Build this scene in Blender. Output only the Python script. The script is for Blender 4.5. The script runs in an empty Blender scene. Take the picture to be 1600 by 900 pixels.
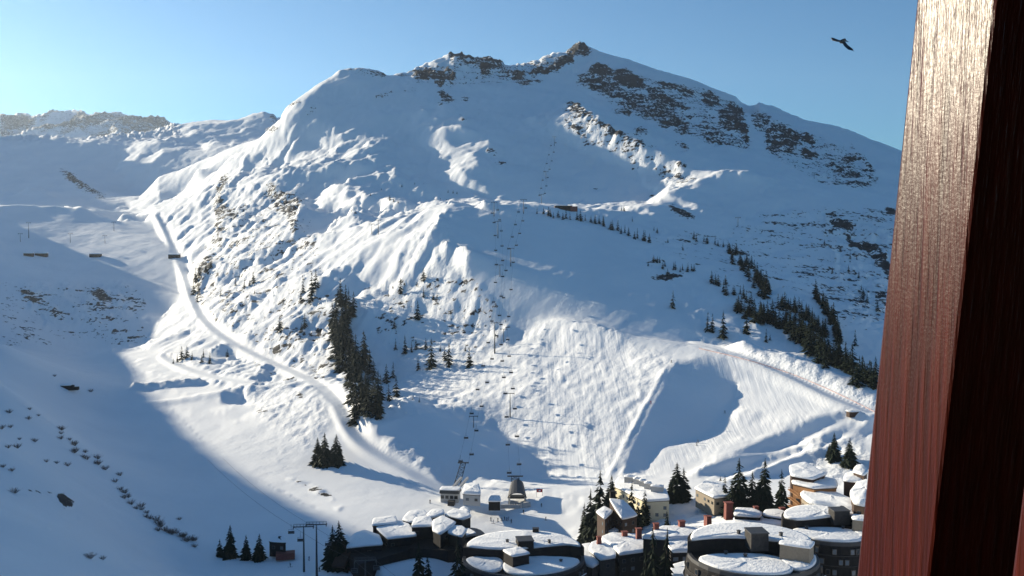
import bpy, bmesh, math, random
import numpy as np
from mathutils import Vector, Matrix, Quaternion
R = math.radians
SC = bpy.context.scene
COL = SC.collection

# ------------------------------------------------------------------ camera
F = 1500.0                      # focal length in photo pixels (1600 wide)
PITCH = math.atan(80.0 / F)     # camera looks slightly down
cam_d = bpy.data.cameras.new('camera'); cam = bpy.data.objects.new('camera', cam_d); COL.objects.link(cam)
cam_d.sensor_width = 36.0; cam_d.lens = 36.0 * F / 1600.0
cam_d.clip_start = 0.05; cam_d.clip_end = 60000
cam.location = (0, 0, 0); cam.rotation_euler = (R(90) - PITCH, 0, 0)
SC.camera = cam
SC.render.resolution_x = 1024; SC.render.resolution_y = 576

# ------------------------------------------------------------------ light
SUN_AZ = 55.0      # degrees to the left of the view direction (+Y)
SUN_EL = 13.8
world = bpy.data.worlds.new('World'); SC.world = world; world.use_nodes = True
wn = world.node_tree; wn.nodes.clear()
sky = wn.nodes.new('ShaderNodeTexSky'); sky.sky_type = 'NISHITA'; sky.sun_disc = False
sky.sun_elevation = R(SUN_EL); sky.sun_rotation = R(-SUN_AZ)
sky.altitude = 1800; sky.air_density = 1.0; sky.dust_density = 1.4; sky.ozone_density = 3.0
bg = wn.nodes.new('ShaderNodeBackground'); bg.inputs['Strength'].default_value = 0.052
wo = wn.nodes.new('ShaderNodeOutputWorld')
tint = wn.nodes.new('ShaderNodeMix'); tint.data_type = 'RGBA'; tint.blend_type = 'MULTIPLY'; tint.inputs['Factor'].default_value = 1.0
tint.inputs['B'].default_value = (0.53, 0.93, 1.08, 1)      # the camera's cool white balance
wn.links.new(sky.outputs[0], tint.inputs['A']); wn.links.new(tint.outputs['Result'], bg.inputs[0]); wn.links.new(bg.outputs[0], wo.inputs[0])
sun_d = bpy.data.lights.new('sun', 'SUN'); sun_d.energy = 4.5; sun_d.angle = R(0.5); sun_d.color = (1.0, 0.885, 0.68)
sun = bpy.data.objects.new('sun', sun_d); COL.objects.link(sun)
SDIR = Vector((-math.sin(R(SUN_AZ)) * math.cos(R(SUN_EL)), math.cos(R(SUN_AZ)) * math.cos(R(SUN_EL)), math.sin(R(SUN_EL))))
sun.rotation_euler = SDIR.to_track_quat('Z', 'Y').to_euler(); sun.location = (-60, 40, 60)
vs = SC.view_settings
vs.view_transform = 'Standard'; vs.look = 'None'; vs.gamma = 1.0; vs.use_curve_mapping = False; vs.exposure = 1.28

# ------------------------------------------------------------------ object helpers
def tag(o, label=None, cat=None, group=None, kind=None):
    if label: o['label'] = label
    if cat: o['category'] = cat
    if group: o['group'] = group
    if kind: o['kind'] = kind
    return o
def empty(name, loc=(0, 0, 0), rz=0.0, label=None, cat=None, group=None):
    o = bpy.data.objects.new(name, None); COL.objects.link(o); o.location = loc; o.rotation_euler = (0, 0, rz)
    o.empty_display_size = 0.5
    return tag(o, label, cat, group)
def kids(o): return [c for c in o.children]
def copy_tree(o, parent=None):
    c = o.copy(); COL.objects.link(c)
    if parent is not None:
        c.parent = parent
    for ch in kids(o): copy_tree(ch, c)
    return c

# ------------------------------------------------------------------ picture <-> world
CP, SP = math.cos(PITCH), math.sin(PITCH)
def ray(u, v):
    "sideways and upward tangents (x/y, z/y) of the sight line through a photo pixel"
    a = (np.asarray(u, float) - 800.0) / F; b = (450.0 - np.asarray(v, float)) / F
    dy = CP + b * SP; dz = -SP + b * CP
    return a / dy, dz / dy
def W(u, v, D):
    tx, t = ray(u, v); return Vector((float(tx) * D, D, float(t) * D))
def project(x, y, z):
    dy = y * CP - z * SP; dz = y * SP + z * CP
    return 800 + F * x / dy, 450 - F * dz / dy
# ------------------------------------------------------------------ terrain: survey points (photo column, row, metres away)
COLS = {
 -330: [(900,150),(700,260),(600,360),(520,560),(470,750),(400,950),(327,1120),(345,1350),(300,1750)],
 -150: [(900,170),(800,225),(700,310),(600,430),(540,600),(480,820),(440,1000),(395,1230),(362,1500),(320,1780)],
 0: [(1300,90),(900,190),(800,255),(700,345),(600,480),(530,640),(485,850),(455,1020),(425,1220),(385,1400),(345,1580),(316,1720),(300,1880),(262,2050),(232,2200)],
 150: [(1300,100),(900,235),(850,285),(800,345),(740,430),(700,500),(650,600),(600,740),(550,950),(500,1090),(450,1240),(400,1420),(350,1570),(318,1690),(300,1850),(262,2020),(232,2160)],
 300: [(1300,110),(900,340),(800,415),(700,545),(620,715),(590,810),(560,900),(520,965),(480,1050),(440,1130),(400,1230),(350,1380),(310,1520),(305,1540),(318,1750),(290,1900),(250,2070),(215,2260)],
 400: [(900,345),(800,420),(730,500),(650,600),(600,690),(550,760),(500,830),(450,920),(400,1010),(350,1110),(300,1210),(250,1310),(225,1380),(250,1650),(225,1950),(200,2200)],
 500: [(1300,120),(870,362),(800,420),(740,485),(700,520),(650,560),(600,620),(550,680),(500,745),(450,820),(400,900),(350,985),(300,1075),(250,1175),(200,1280),(150,1390)],
 600: [(870,362),(800,422),(760,460),(700,510),(650,550),(600,595),(550,640),(500,695),(450,750),(400,815),(350,900),(338,930),(320,1000),(300,1060),(250,1170),(200,1290),(150,1420)],
 700: [(870,362),(800,422),(750,460),(700,490),(650,525),(600,562),(550,605),(500,655),(450,705),(400,760),(350,820),(315,872),(306,1010),(285,1090),(250,1180),(200,1300),(150,1430)],
 800: [(1300,125),(925,330),(850,385),(800,420),(700,480),(600,548),(500,632),(400,735),(340,812),(320,900),(309,1010),(280,1120),(250,1200),(200,1340),(150,1490)],
 900: [(925,320),(850,382),(800,412),(700,470),(600,542),(500,622),(420,697),(360,762),(335,870),(318,980),(280,1090),(250,1160),(200,1270),(165,1350),(150,1480),(110,1600)],
 1000: [(1300,120),(1000,288),(925,330),(872,358),(830,380),(800,397),(760,425),(700,465),(600,540),(545,590),(500,622),(430,685),(378,742),(350,830),(325,940),(300,1010),(270,1085),(235,1170),(222,1270),(180,1400),(130,1540)],
 1100: [(1300,115),(965,286),(880,328),(840,350),(800,380),(745,425),(700,458),(640,500),(590,545),(540,595),(500,628),(430,688),(405,715),(380,820),(350,910),(320,1000),(275,1110),(262,1190),(230,1290),(180,1430)],
 1200: [(1300,112),(1000,262),(930,290),(870,318),(820,345),(790,369),(740,420),(700,450),(660,475),(600,530),(555,580),(510,612),(462,655),(440,780),(400,870),(350,960),(300,1060),(270,1150),(230,1280),(190,1400)],
 1370: [(1300,110),(1000,250),(900,290),(830,320),(790,346),(740,384),(700,420),(660,455),(612,500),(590,600),(560,700),(500,780),(450,850),(400,930),(350,1020),(300,1130),(255,1260)],
 1600: [(1300,110),(950,240),(800,320),(700,380),(600,470),(560,540),(500,700),(400,850),(350,1050)],
 1900: [(900,220),(700,370),(500,600),(400,850),(350,1100)],
}
SKYLINES = [   # crest lines, each (u, v, metres); the ground falls away behind them
 [(-120,186,5600),(-60,178,5600),(0,180,5600),(15,189,5600),(26,176,5600),(45,177,5600),(62,190,5600),(76,188,5600),(86,177,5600),(103,178,5600),(116,170,5600),(130,180,5600),(146,193,5600),(160,180,5600),(187,173,5600),(205,186,5600),(215,184,5600),(233,180,5600),(255,188,5600),(271,200,5600)],
 [(-300,215,2450),(-150,222,2420),(0,216,2360),(60,213,2340),(120,218,2310),(180,212,2310),(240,207,2330),(280,197,2400),(300,191,2430),(325,188,2440),(372,189,2420),(395,179,2390),(412,175,2380),(428,180,2370),(440,192,2360)],
 [(436,190,1430),(448,168,1420),(470,152,1430),(495,134,1450),(515,122,1480),(530,111,1500),(545,109,1510),(575,110,1525),(592,114,1530),(606,121,1530),(625,116,1540),(645,113,1560),(660,102,1580),(680,95,1590),(700,87,1600),(720,88,1600),(740,93,1610),(752,95,1610),(765,91,1610),(780,99,1620),(795,104,1640),(815,105,1650),(830,103,1650),(845,93,1650),(862,86,1660),(885,84,1680),(895,76,1700),(905,68,1710),(915,73,1710),(935,82,1700),(965,91,1680),(1000,102,1660),(1050,117,1640),(1090,130,1620),(1130,145,1600),(1150,153,1580),(1162,168,1560),(1172,173,1550),(1186,161,1560),(1205,165,1560),(1225,175,1560),(1255,190,1550),(1285,200,1540),(1310,207,1530),(1340,222,1520),(1370,233,1500),(1405,245,1480),(1500,290,1430),(1620,330,1400),(1900,350,1400)],
 [(245,334,1500),(268,316,1500),(302,302,1490),(340,273,1480),(381,240,1460),(410,214,1440),(436,190,1430)],
]
# edge of the big morning shadow on the valley floor -> the ridge outside the frame that casts it
SH_EDGE = [(545,822,395),(400,752,455),(300,678,560),(235,612,712),(190,552,905),(250,500,1010),(286,440,1140),(284,395,1260)]

def TPS(P, val, reg=1e-5):
    n = len(P)
    d = np.sqrt(((P[:, None] - P[None]) ** 2).sum(-1)) + 1e-9
    K = d * d * np.log(d); K[np.arange(n), np.arange(n)] = reg
    A = np.zeros((n + 3, n + 3)); A[:n, :n] = K; A[:n, n] = 1; A[:n, n + 1:] = P; A[n, :n] = 1; A[n + 1:, :n] = P.T
    s = np.linalg.solve(A, np.concatenate([val, np.zeros(3)]))
    def f(x, y):
        sh = x.shape; x = x.ravel(); y = y.ravel(); out = s[n] + s[n + 1] * x + s[n + 2] * y
        for i in range(n):
            r2 = (x - P[i, 0]) ** 2 + (y - P[i, 1]) ** 2 + 1e-12
            out += s[i] * 0.5 * r2 * np.log(r2)
        return out.reshape(sh)
    return f

def survey():
    pts = []
    for u, lst in COLS.items():
        for v, D in lst:
            tx, t = ray(u, v); pts.append((float(tx), math.log(D), float(t)))
    def crest(line, behind, step):
        last = None
        for (u0, v0, d0), (u1, v1, d1) in zip(line[:-1], line[1:]):
            k = max(1, int(round(math.hypot(u1 - u0, v1 - v0) / step)))
            for i in range(k):
                f = i / k; u = u0 + (u1 - u0) * f; v = v0 + (v1 - v0) * f; D = d0 + (d1 - d0) * f
                tx, t = ray(u, v); pts.append((float(tx), math.log(D), float(t)))
                if behind and (last is None or abs(u - last) > 38):
                    last = u; pts.append((float(tx), math.log(D * 1.18), float(t) - behind))
    crest(SKYLINES[0], .03, 30); crest(SKYLINES[1], .05, 30); crest(SKYLINES[2], .12, 22); crest(SKYLINES[3], .04, 20)
    pts = np.array(pts)
    keep = []
    for i in range(len(pts)):          # drop near-duplicates
        if all((pts[i, 0] - pts[j, 0]) ** 2 + (pts[i, 1] - pts[j, 1]) ** 2 > .006 ** 2 for j in keep): keep.append(i)
    pts = pts[keep]
    return TPS(pts[:, :2], pts[:, 2], 2e-6)

# ------------------------------------------------------------------ polygon masks drawn over the view of the slope (surface kind, relief)
MW, MH = 1100, 450     # half-resolution, u from -300 to 1900
def fill(mask, poly, val, mode='set'):
    p = [((u + 300) / 2, v / 2) for u, v in poly]
    x0 = max(0, int(min(a for a, b in p))); x1 = min(MW, int(max(a for a, b in p)) + 2)
    y0 = max(0, int(min(b for a, b in p))); y1 = min(MH, int(max(b for a, b in p)) + 2)
    if x1 <= x0 or y1 <= y0: return
    X, Y = np.meshgrid(np.arange(x0, x1) + .5, np.arange(y0, y1) + .5)
    ins = np.zeros(X.shape, bool)
    for (ax, ay), (bx, by) in zip(p, p[1:] + p[:1]):
        if ay == by: continue
        c = ((ay > Y) != (by > Y)) & (X < (bx - ax) * (Y - ay) / (by - ay) + ax)
        ins ^= c
    sub = mask[y0:y1, x0:x1]
    sub[ins] = val if mode == 'set' else np.maximum(sub[ins], val)
def blur(m, k):
    for _ in range(k):
        m = (m + np.roll(m, 1, 0) + np.roll(m, -1, 0)) / 3; m = (m + np.roll(m, 1, 1) + np.roll(m, -1, 1)) / 3
    return m
def look(mask, u, v):
    x = np.clip((u + 300) / 2 - .5, 0, MW - 1.001); y = np.clip(v / 2 - .5, 0, MH - 1.001)
    i = x.astype(int); j = y.astype(int); fx = x - i; fy = y - j
    return (mask[j, i] * (1 - fx) + mask[j, i + 1] * fx) * (1 - fy) + (mask[j + 1, i] * (1 - fx) + mask[j + 1, i + 1] * fx) * fy

MAIN = [(430,195),(445,160),(530,100),(700,80),(905,55),(1200,150),(1500,260),(1880,300),(1880,700),(1372,640),(1300,800),(900,790),(760,790),(690,770),(600,700),(520,560),(440,500),(330,300),(380,240)]
LEFTHILLS = [(-290,205),(0,195),(430,170),(440,200),(380,240),(240,325),(160,330),(60,300),(-290,300)]
FLANK = [(436,187),(450,166),(475,162),(478,172),(470,183),(512,187),(508,197),(500,215),(515,205),(530,195),(555,187),(570,178),(590,174),(598,180),(575,187),(555,193),(540,205),(530,224),(557,222),(556,213),(562,209),(575,215),(595,221),(608,218),(600,224),(580,232),(565,238),(572,243),(585,255),(589,264),(580,257),(565,248),(550,247),(554,257),(530,263),(500,266),(445,274),(430,282),(425,290),(445,302),(465,318),(470,330),(458,350),(462,372),(490,378),(505,370),(520,360),(545,350),(590,343),(625,335),(655,320),(690,310),(735,307),(765,312),(750,321),(730,322),(710,316),(697,325),(695,336),(720,338),(682,342),(680,365),(676,385),(680,410),(668,430),(640,452),(612,462),(600,450),(575,440),(545,428),(520,433),(496,430),(490,450),(497,472),(528,475),(520,500),(525,530),(545,560),(550,600),(545,640),(570,668),(600,680),(650,705),(670,735),(690,770),(640,800),(600,830),(545,822),(480,790),(400,748),(350,718),(300,675),(260,635),(232,610),(200,575),(170,548),(232,545),(232,528),(250,500),(283,465),(297,450),(300,430),(295,410),(283,392),(250,375),(238,362),(250,345),(236,331),(268,316),(302,302),(340,273),(381,240),(383,224),(410,215),(420,200)]
LIT = [
 [(635,203),(645,190),(665,193),(675,203),(690,200),(715,197),(735,205),(720,212),(700,207),(693,215),(695,225),(705,232),(725,238),(740,245),(745,252),(735,262),(715,268),(725,275),(745,285),(768,307),(720,295),(690,283),(665,271),(670,258),(677,240),(660,230),(640,215)],
 [(640,194),(670,187),(720,181),(722,189),(680,193),(645,198)], [(675,183),(682,175),(688,163),(694,166),(695,180),(688,185)],
 [(614,180),(640,172),(656,170),(662,184),(650,185),(630,183)], [(712,230),(740,225),(766,223),(750,233),(720,235)],
 [(812,187),(840,182),(870,170),(885,163),(905,168),(925,180),(950,195),(985,215),(1010,232),(1030,235),(1050,250),(1078,265),(1120,266),(1150,268),(1182,277),(1130,276),(1092,280),(1090,292),(1055,298),(1038,302),(1050,312),(1080,318),(1098,334),(1070,325),(1045,320),(1000,323),(1015,312),(1025,302),(1000,292),(1005,278),(980,262),(950,252),(920,243),(895,228),(870,215),(845,207),(825,205),(832,195)],
 [(765,312),(840,317),(905,321),(1000,319),(1020,325),(980,331),(920,336),(900,330),(850,325),(780,319)], [(990,335),(1010,331),(1026,338),(1000,341)],
 [(902,115),(912,106),(917,96),(911,88),(924,81),(931,84),(930,98),(916,108),(909,119)], [(827,108),(848,91),(863,86),(862,95),(845,107)],
 [(650,116),(668,99),(698,87),(692,96),(672,108)], [(688,113),(693,103),(710,91),(706,101),(692,113)], [(1167,171),(1178,162),(1187,160),(1188,172)],
 [(176,268),(190,250),(205,240),(218,237),(212,250),(200,258),(190,268)], [(192,280),(210,260),(235,243),(256,235),(245,248),(225,262),(215,275),(195,283)],
 [(222,290),(230,270),(235,260),(247,265),(245,285),(247,315),(235,326),(200,328),(196,315),(215,313)], [(195,235),(215,221),(240,216),(247,222),(220,232),(200,240)],
 [(240,218),(280,214),(300,205),(309,202),(295,215),(270,220)], [(300,222),(320,222),(341,216),(325,226),(320,238),(312,230)], [(372,204),(385,199),(376,209)], [(222,211),(244,202),(230,211)], [(162,216),(180,211),(178,217)], [(354,226),(364,220),(362,228)],
 [(485,326),(495,305),(536,291),(541,300),(538,312),(553,325),(545,337),(527,346),(513,341),(530,330),(505,328)], [(538,281),(560,272),(615,272),(615,278),(560,278),(544,284),(541,296),(536,294)],
 [(540,312),(560,306),(570,308),(565,319),(545,320)], [(588,320),(600,312),(620,315),(632,322),(600,329),(590,336)], [(634,290),(648,284),(651,300),(640,304)],
 [(420,248),(448,240),(450,246),(430,253)], [(460,242),(480,240),(488,244),(465,246)], [(554,171),(570,169),(568,173)],
 [(718,205),(737,204),(733,210)], [(808,205),(830,207),(822,211)],
 [(686,388),(698,385),(696,405),(688,402)], [(705,395),(735,388),(728,405),(725,430),(732,448),(715,440),(706,420)], [(750,442),(765,440),(768,460),(754,458)],
 [(620,490),(640,478),(660,480),(658,500),(632,498)], [(668,487),(700,486),(725,492),(700,498),(670,493)], [(750,488),(785,486),(790,520),(765,540),(745,510)],
 # lower sunlit pistes
 [(605,640),(600,600),(625,560),(665,540),(745,520),(770,545),(800,540),(840,505),(870,498),(930,500),(965,512),(1060,530),(1150,540),(1255,562),(1345,605),(1372,625),(1380,700),(1372,800),(900,800),(760,800),(690,775),(700,762),(740,748),(800,750),(860,745),(840,715),(800,690),(760,655),(720,640),(660,625)],
]
SHADE = [
 [(690,345),(820,340),(950,368),(1040,415),(1120,520),(1250,550),(1300,570),(1200,535),(1060,523),(960,504),(930,493),(860,490),(835,500),(800,532),(750,460),(735,400)],
 [(-290,318),(90,330),(200,335),(245,350),(250,375),(283,392),(295,420),(283,465),(240,510),(225,540),(165,545),(100,555),(-290,480)],
 [(456,208),(470,203),(480,212),(492,225),(495,240),(480,243),(450,237),(441,234),(465,226),(447,222)],
 [(410,262),(440,250),(455,250),(430,265),(408,278)], [(505,254),(520,247),(528,248),(515,256)], [(375,262),(400,248),(415,250),(395,264),(382,275)],
 [(355,370),(375,345),(400,325),(418,305),(420,312),(400,335),(378,360),(362,378)], [(350,300),(362,284),(382,268),(388,270),(375,285),(362,297)],
 [(325,447),(345,435),(375,415),(388,405),(398,408),(395,420),(375,435),(345,447)], [(345,500),(370,480),(400,465),(440,442),(449,448),(420,465),(390,485),(362,500),(350,508)], [(338,412),(345,407),(360,415),(352,420)],
 [(400,408),(420,392),(450,370),(490,350),(460,380),(430,400),(405,420)], 
 [(440,515),(480,500),(500,495),(520,505),(515,520),(490,530),(470,540),(455,520)],
 [(318,560),(340,545),(365,545),(382,548),(370,560),(340,575),(325,575)], [(385,600),(405,580),(425,568),(440,577),(425,590),(400,605)],
 [(342,616),(355,610),(378,612),(381,622),(372,630),(345,630)],
 [(1068,566),(1100,570),(1140,585),(1152,600),(1146,630),(1118,645),(1114,668),(1085,688),(1030,698),(1022,705),(1004,745),(965,745),(1005,660),(1052,565)],
 [(1075,742),(1150,705),(1230,672),(1320,641),(1364,650),(1280,677),(1200,717),(1140,746)], [(1146,748),(1200,724),(1290,684),(1370,657),(1372,680),(1290,692),(1240,712),(1190,738)],
]
HALF = [ [(560,455),(612,462),(668,432),(690,400),(745,450),(790,520),(745,520),(665,540),(625,555),(575,520),(555,480)] ]   # rough, grazing light
SMOOTHSNOW = []

ROCKS = [  # (strength, polygon)
 (.40,[(905,112),(960,108),(1040,128),(1110,145),(1165,172),(1175,235),(1110,222),(1040,205),(970,172),(900,132)]),(.38,[(1180,176),(1250,205),(1330,235),(1375,275),(1365,298),(1290,288),(1200,242)]),(.36,[(640,105),(790,95),(880,88),(890,105),(800,130),(650,135)]),(.34,[(880,165),(1015,225),(1090,285),(1060,292),(960,240),(880,200)]),(.33,[(1180,330),(1400,330),(1400,500),(1290,470),(1200,400)]),
 (1,[(884,86),(895,74),(905,66),(922,76),(924,84),(912,90),(896,90)]),(.9,[(870,95),(895,88),(898,98),(880,108),(868,104)]),(.9,[(828,112),(850,108),(874,100),(876,112),(845,120),(828,120)]),(1,[(798,120),(808,115),(820,114),(822,124),(806,127)]),(.9,[(779,123),(792,119),(796,126),(782,128)]),(.7,[(800,130),(835,122),(850,128),(815,138)]),
 (1,[(700,86),(722,86),(748,92),(762,89),(780,97),(792,107),(765,103),(742,100),(716,96),(704,93)]),(.85,[(752,95),(770,98),(768,118),(754,122),(750,108)]),(.95,[(643,119),(656,107),(678,110),(700,110),(712,116),(712,128),(697,131),(688,138),(680,135),(676,124),(656,127)]),(.6,[(528,108),(560,108),(592,112),(607,120),(596,122),(560,114)]),(.6,[(620,118),(645,108),(648,114),(625,121)]),
 (.75,[(683,150),(692,143),(705,152),(714,160),(700,162),(690,158)]),(.6,[(682,165),(690,158),(694,168),(686,172)]),(.8,[(722,155),(730,151),(734,158),(726,160)]),(.6,[(585,152),(600,145),(617,142),(616,147),(600,150),(588,154)]),(.6,[(625,144),(650,137),(652,146),(628,148)]),
 (1,[(918,108),(932,100),(950,104),(958,114),(956,124),(940,124),(922,116)]),(1,[(958,120),(964,110),(978,108),(992,118),(1008,132),(1008,142),(990,141),(972,134),(960,128)]),(.72,[(902,118),(930,118),(958,130),(985,146),(1010,152),(1050,178),(1078,196),(1072,208),(1050,204),(1010,190),(985,172),(950,154),(925,142),(905,130)]),(.8,[(1010,138),(1030,140),(1050,160),(1075,168),(1080,176),(1050,174),(1030,164),(1012,150)]),(.85,[(1026,128),(1045,132),(1075,140),(1086,150),(1078,155),(1055,146),(1030,138)]),
 (.9,[(1096,146),(1112,144),(1125,154),(1124,166),(1108,168),(1098,158)]),(.9,[(1134,160),(1152,162),(1162,178),(1162,186),(1145,178)]),(.85,[(1124,175),(1136,172),(1160,184),(1168,205),(1170,228),(1155,210),(1130,206),(1122,196)]),(.62,[(1090,212),(1098,200),(1100,170),(1122,200),(1150,218),(1172,228),(1170,234),(1120,228),(1092,216)]),(.7,[(988,208),(1000,200),(1012,206),(1014,214),(996,216)]),(.7,[(1054,222),(1068,224),(1080,238),(1066,236)]),(.6,[(955,172),(985,172),(992,182),(960,180)]),
 (.7,[(1172,178),(1190,176),(1206,184),(1204,196),(1190,204),(1178,202)]),(.78,[(1196,208),(1205,198),(1225,200),(1252,212),(1256,226),(1240,232),(1245,240),(1215,240),(1195,236)]),(.85,[(1255,208),(1270,216),(1274,228),(1258,226)]),(1,[(1252,240),(1262,234),(1278,246),(1270,251),(1252,248)]),(.72,[(1290,254),(1320,262),(1345,272),(1345,282),(1325,278),(1300,266)]),(.68,[(1296,283),(1315,286),(1340,285),(1364,292),(1335,296),(1305,291)]),(.8,[(1318,248),(1336,246),(1340,254),(1322,256)]),(.55,[(1330,225),(1345,245),(1372,270),(1365,272),(1345,255),(1330,235)]),
 (.75,[(882,164),(896,160),(915,172),(932,188),(955,198),(985,214),(1012,229),(1006,233),(975,222),(945,206),(918,190),(895,176)]),(.7,[(882,190),(893,194),(912,208),(926,222),(930,228),(918,226),(900,210)]),(.6,[(1048,254),(1060,252),(1076,264),(1068,268)]),(.7,[(1052,272),(1068,276),(1066,282),(1056,280)]),(.8,[(1045,320),(1060,326),(1082,336),(1086,346),(1070,342),(1052,332)]),(.65,[(978,258),(990,256),(1000,264),(985,264)]),
 (.62,[(336,300),(345,278),(358,274),(352,296),(346,310),(350,320),(362,330),(352,345),(348,372),(343,392),(337,370),(336,345),(332,325)]),(.62,[(418,286),(428,288),(432,300),(442,298),(450,306),(462,308),(470,322),(463,335),(466,352),(458,372),(452,362),(452,345),(440,335),(428,328),(420,310)]),(.5,[(354,330),(366,325),(370,345),(358,352)]),
 (.72,[(299,440),(306,425),(318,410),(330,406),(332,418),(322,436),(316,450),(312,468),(318,480),(310,478),(302,465)]),(.5,[(310,478),(330,490),(345,505),(340,514),(325,506),(314,492)]),(.42,[(340,468),(365,455),(372,470),(355,480)]),(.45,[(420,588),(440,578),(446,584),(430,594)]),(.4,[(440,632),(470,615),(476,622),(450,640)]),(.5,[(398,640),(420,634),(428,642),(405,648)]),
 (.7,[(92,264),(108,270),(135,290),(165,306),(160,310),(135,300),(110,286)]),(.72,[(28,452),(45,454),(60,466),(80,476),(104,488),(108,496),(98,500),(78,490),(55,475),(35,462)]),(.68,[(138,458),(155,450),(168,460),(178,470),(165,475),(148,465)]),(.6,[(190,448),(204,447),(204,452),(192,452)]),(.55,[(98,450),(112,452),(106,460)]),(.55,[(196,460),(214,458),(205,466)]),(.5,[(150,478),(165,478),(160,486)]),(.5,[(95,505),(115,503),(112,512),(98,512)]),
 (.95,[(88,776),(100,772),(118,786),(112,795),(98,790)]),(.6,[(40,765),(85,772),(84,776),(44,770)]),(.8,[(120,805),(130,812),(126,815)]),(.7,[(92,792),(106,792),(104,798)]),(.75,[(68,825),(78,828),(76,832)]),(.75,[(114,878),(124,882),(120,884)]),
 (.75,[(1290,338),(1302,334),(1318,346),(1335,356),(1336,370),(1312,366),(1300,352)]),(.9,[(1320,368),(1334,372),(1344,386),(1340,392),(1328,384)]),(.85,[(1342,374),(1352,374),(1372,388),(1384,400),(1394,424),(1390,440),(1378,420),(1366,402),(1348,388)]),(.6,[(1225,356),(1262,362),(1260,367),(1230,362)]),(.75,[(1280,366),(1305,360),(1308,365),(1288,370)]),(.55,[(1330,465),(1352,460),(1355,490),(1335,492)]),(.6,[(1365,460),(1385,458),(1388,482),(1370,480)]),(.7,[(1382,320),(1400,328),(1402,338),(1388,334)]),(.6,[(1346,358),(1358,366),(1350,368)]),(.5,[(1245,402),(1265,398),(1262,408)]),(.45,[(1290,430),(1305,428),(1300,438)]),
 (.75,[(1150,388),(1162,394),(1176,406),(1172,408),(1158,400)]),(.7,[(1015,432),(1040,428),(1075,432),(1050,440),(1020,438)]),(.6,[(1010,410),(1030,406),(1040,412),(1015,416)]),
 (.6,[(757,236),(768,233),(780,240),(775,246),(762,240)]),(.5,[(773,257),(790,256),(786,261)]),(.5,[(744,175),(756,178),(748,181)]),(.7,[(716,182),(728,186),(722,193)]),(.5,[(925,294),(942,296),(935,301)]),(.5,[(1010,305),(1022,307),(1016,312)]),
 (.55,[(545,330),(560,332),(556,338)]),(.55,[(662,284),(668,286),(664,290)]),(.5,[(500,446),(560,438),(545,445)]),
 (.6,[(440,743),(455,748),(490,756),(520,775),(522,782),(500,774),(470,760),(452,752)]),(.55,[(522,795),(538,792),(530,800)]),(.5,[(362,656),(374,657),(368,660)]),(.5,[(425,716),(438,716),(434,720)]),(.45,[(436,704),(446,705),(440,708)]),
 (.62,[(415,205),(428,195),(432,205),(420,212)]),(.4,[(422,222),(430,220),(428,230)]),(.55,[(452,164),(466,158),(472,164),(458,170)]),(.5,[(475,180),(490,168),(500,172),(485,178)]),(.6,[(508,169),(512,168),(511,173)]),
 (.60,[(0,176),(28,172),(60,182),(90,170),(117,166),(140,186),(160,174),(190,168),(215,180),(240,176),(262,190),(272,199),(240,202),(200,204),(190,212),(120,205),(60,208),(0,212)]),
 (.5,[(428,176),(436,180),(432,190),(420,184)]),
]
# broken, lumpy snow: (height m, polygon)
ROUGH = [
 (.75,[(745,500),(790,520),(850,498),(935,502),(1000,540),(1060,560),(1050,570),(1000,660),(960,745),(930,745),(900,700),(870,720),(830,700),(790,680),(720,640),(640,620),(700,590),(740,545)]),
 (1.3,[(1110,540),(1180,545),(1255,565),(1345,605),(1372,625),(1372,640),(1300,625),(1230,600),(1150,560)]),
 (1.2,[(560,455),(680,430),(720,380),(745,460),(790,520),(700,560),(620,560)]),
 (1.0,[(300,430),(400,420),(540,470),(540,560),(545,600),(480,600),(420,570),(340,510)]),(1.2,[(340,300),(420,280),(470,330),(450,380),(380,420),(340,400)]),(1.3,[(640,360),(690,350),(740,380),(740,460),(650,440)]),
 (1.0,[(380,580),(500,620),(520,650),(480,700),(420,660),(380,620)]),(1.0,[(560,690),(620,690),(660,720),(600,710)]),(.9,[(600,700),(660,690),(700,720),(690,750)]),
 (1.2,[(1230,690),(1340,690),(1370,720),(1350,770),(1280,750)]),(1.1,[(1000,790),(1060,780),(1100,800),(1060,830),(980,820)]),(.8,[(890,830),(940,820),(940,850),(900,860)]),
 (2.0,[(810,190),(890,163),(1010,235),(1090,290),(1040,300),(900,230)]),(2.6,[(900,100),(1180,200),(1180,240),(1060,240),(900,140)]),(3,[(640,90),(800,90),(880,70),(920,70),(920,120),(700,140),(640,130)]),(2.4,[(1180,180),(1280,210),(1370,260),(1370,300),(1290,290),(1190,240)]),
 (2.2,[(30,445),(200,440),(200,500),(60,510)]),(6,[(0,160),(280,160),(280,215),(0,220)]),(2.5,[(1280,330),(1400,360),(1400,500),(1330,500),(1290,400)]),
 (1.2,[(500,540),(760,500),(740,640),(560,660)]),
]
# things that stand proud of the slope or are cut into it: (u0,v0,u1,v1, halfwidth m, height m)
BANKS = [ (590,905,720,880,9,4.0),  (1075,745,1362,641,3.0,1.2),(1130,756,1372,653,3.0,1.4),(1175,742,1290,690,3,1.6),(205,606,314,599,3.0,4.2),(225,630,378,622,3,1.6),(1040,575,950,745,1.5,.6) ]
ROADS = [ [(245,335),(272,390),(293,430),(296,470),(310,500),(360,535),(420,565),(480,590),(520,610),(540,640),(535,672),(570,700),(640,735),(700,775)],
          [(1085,533),(1150,552),(1230,586),(1300,622),(1372,650)], [(345,560),(235,545),(260,565),(330,590),(400,600)] ]

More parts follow.
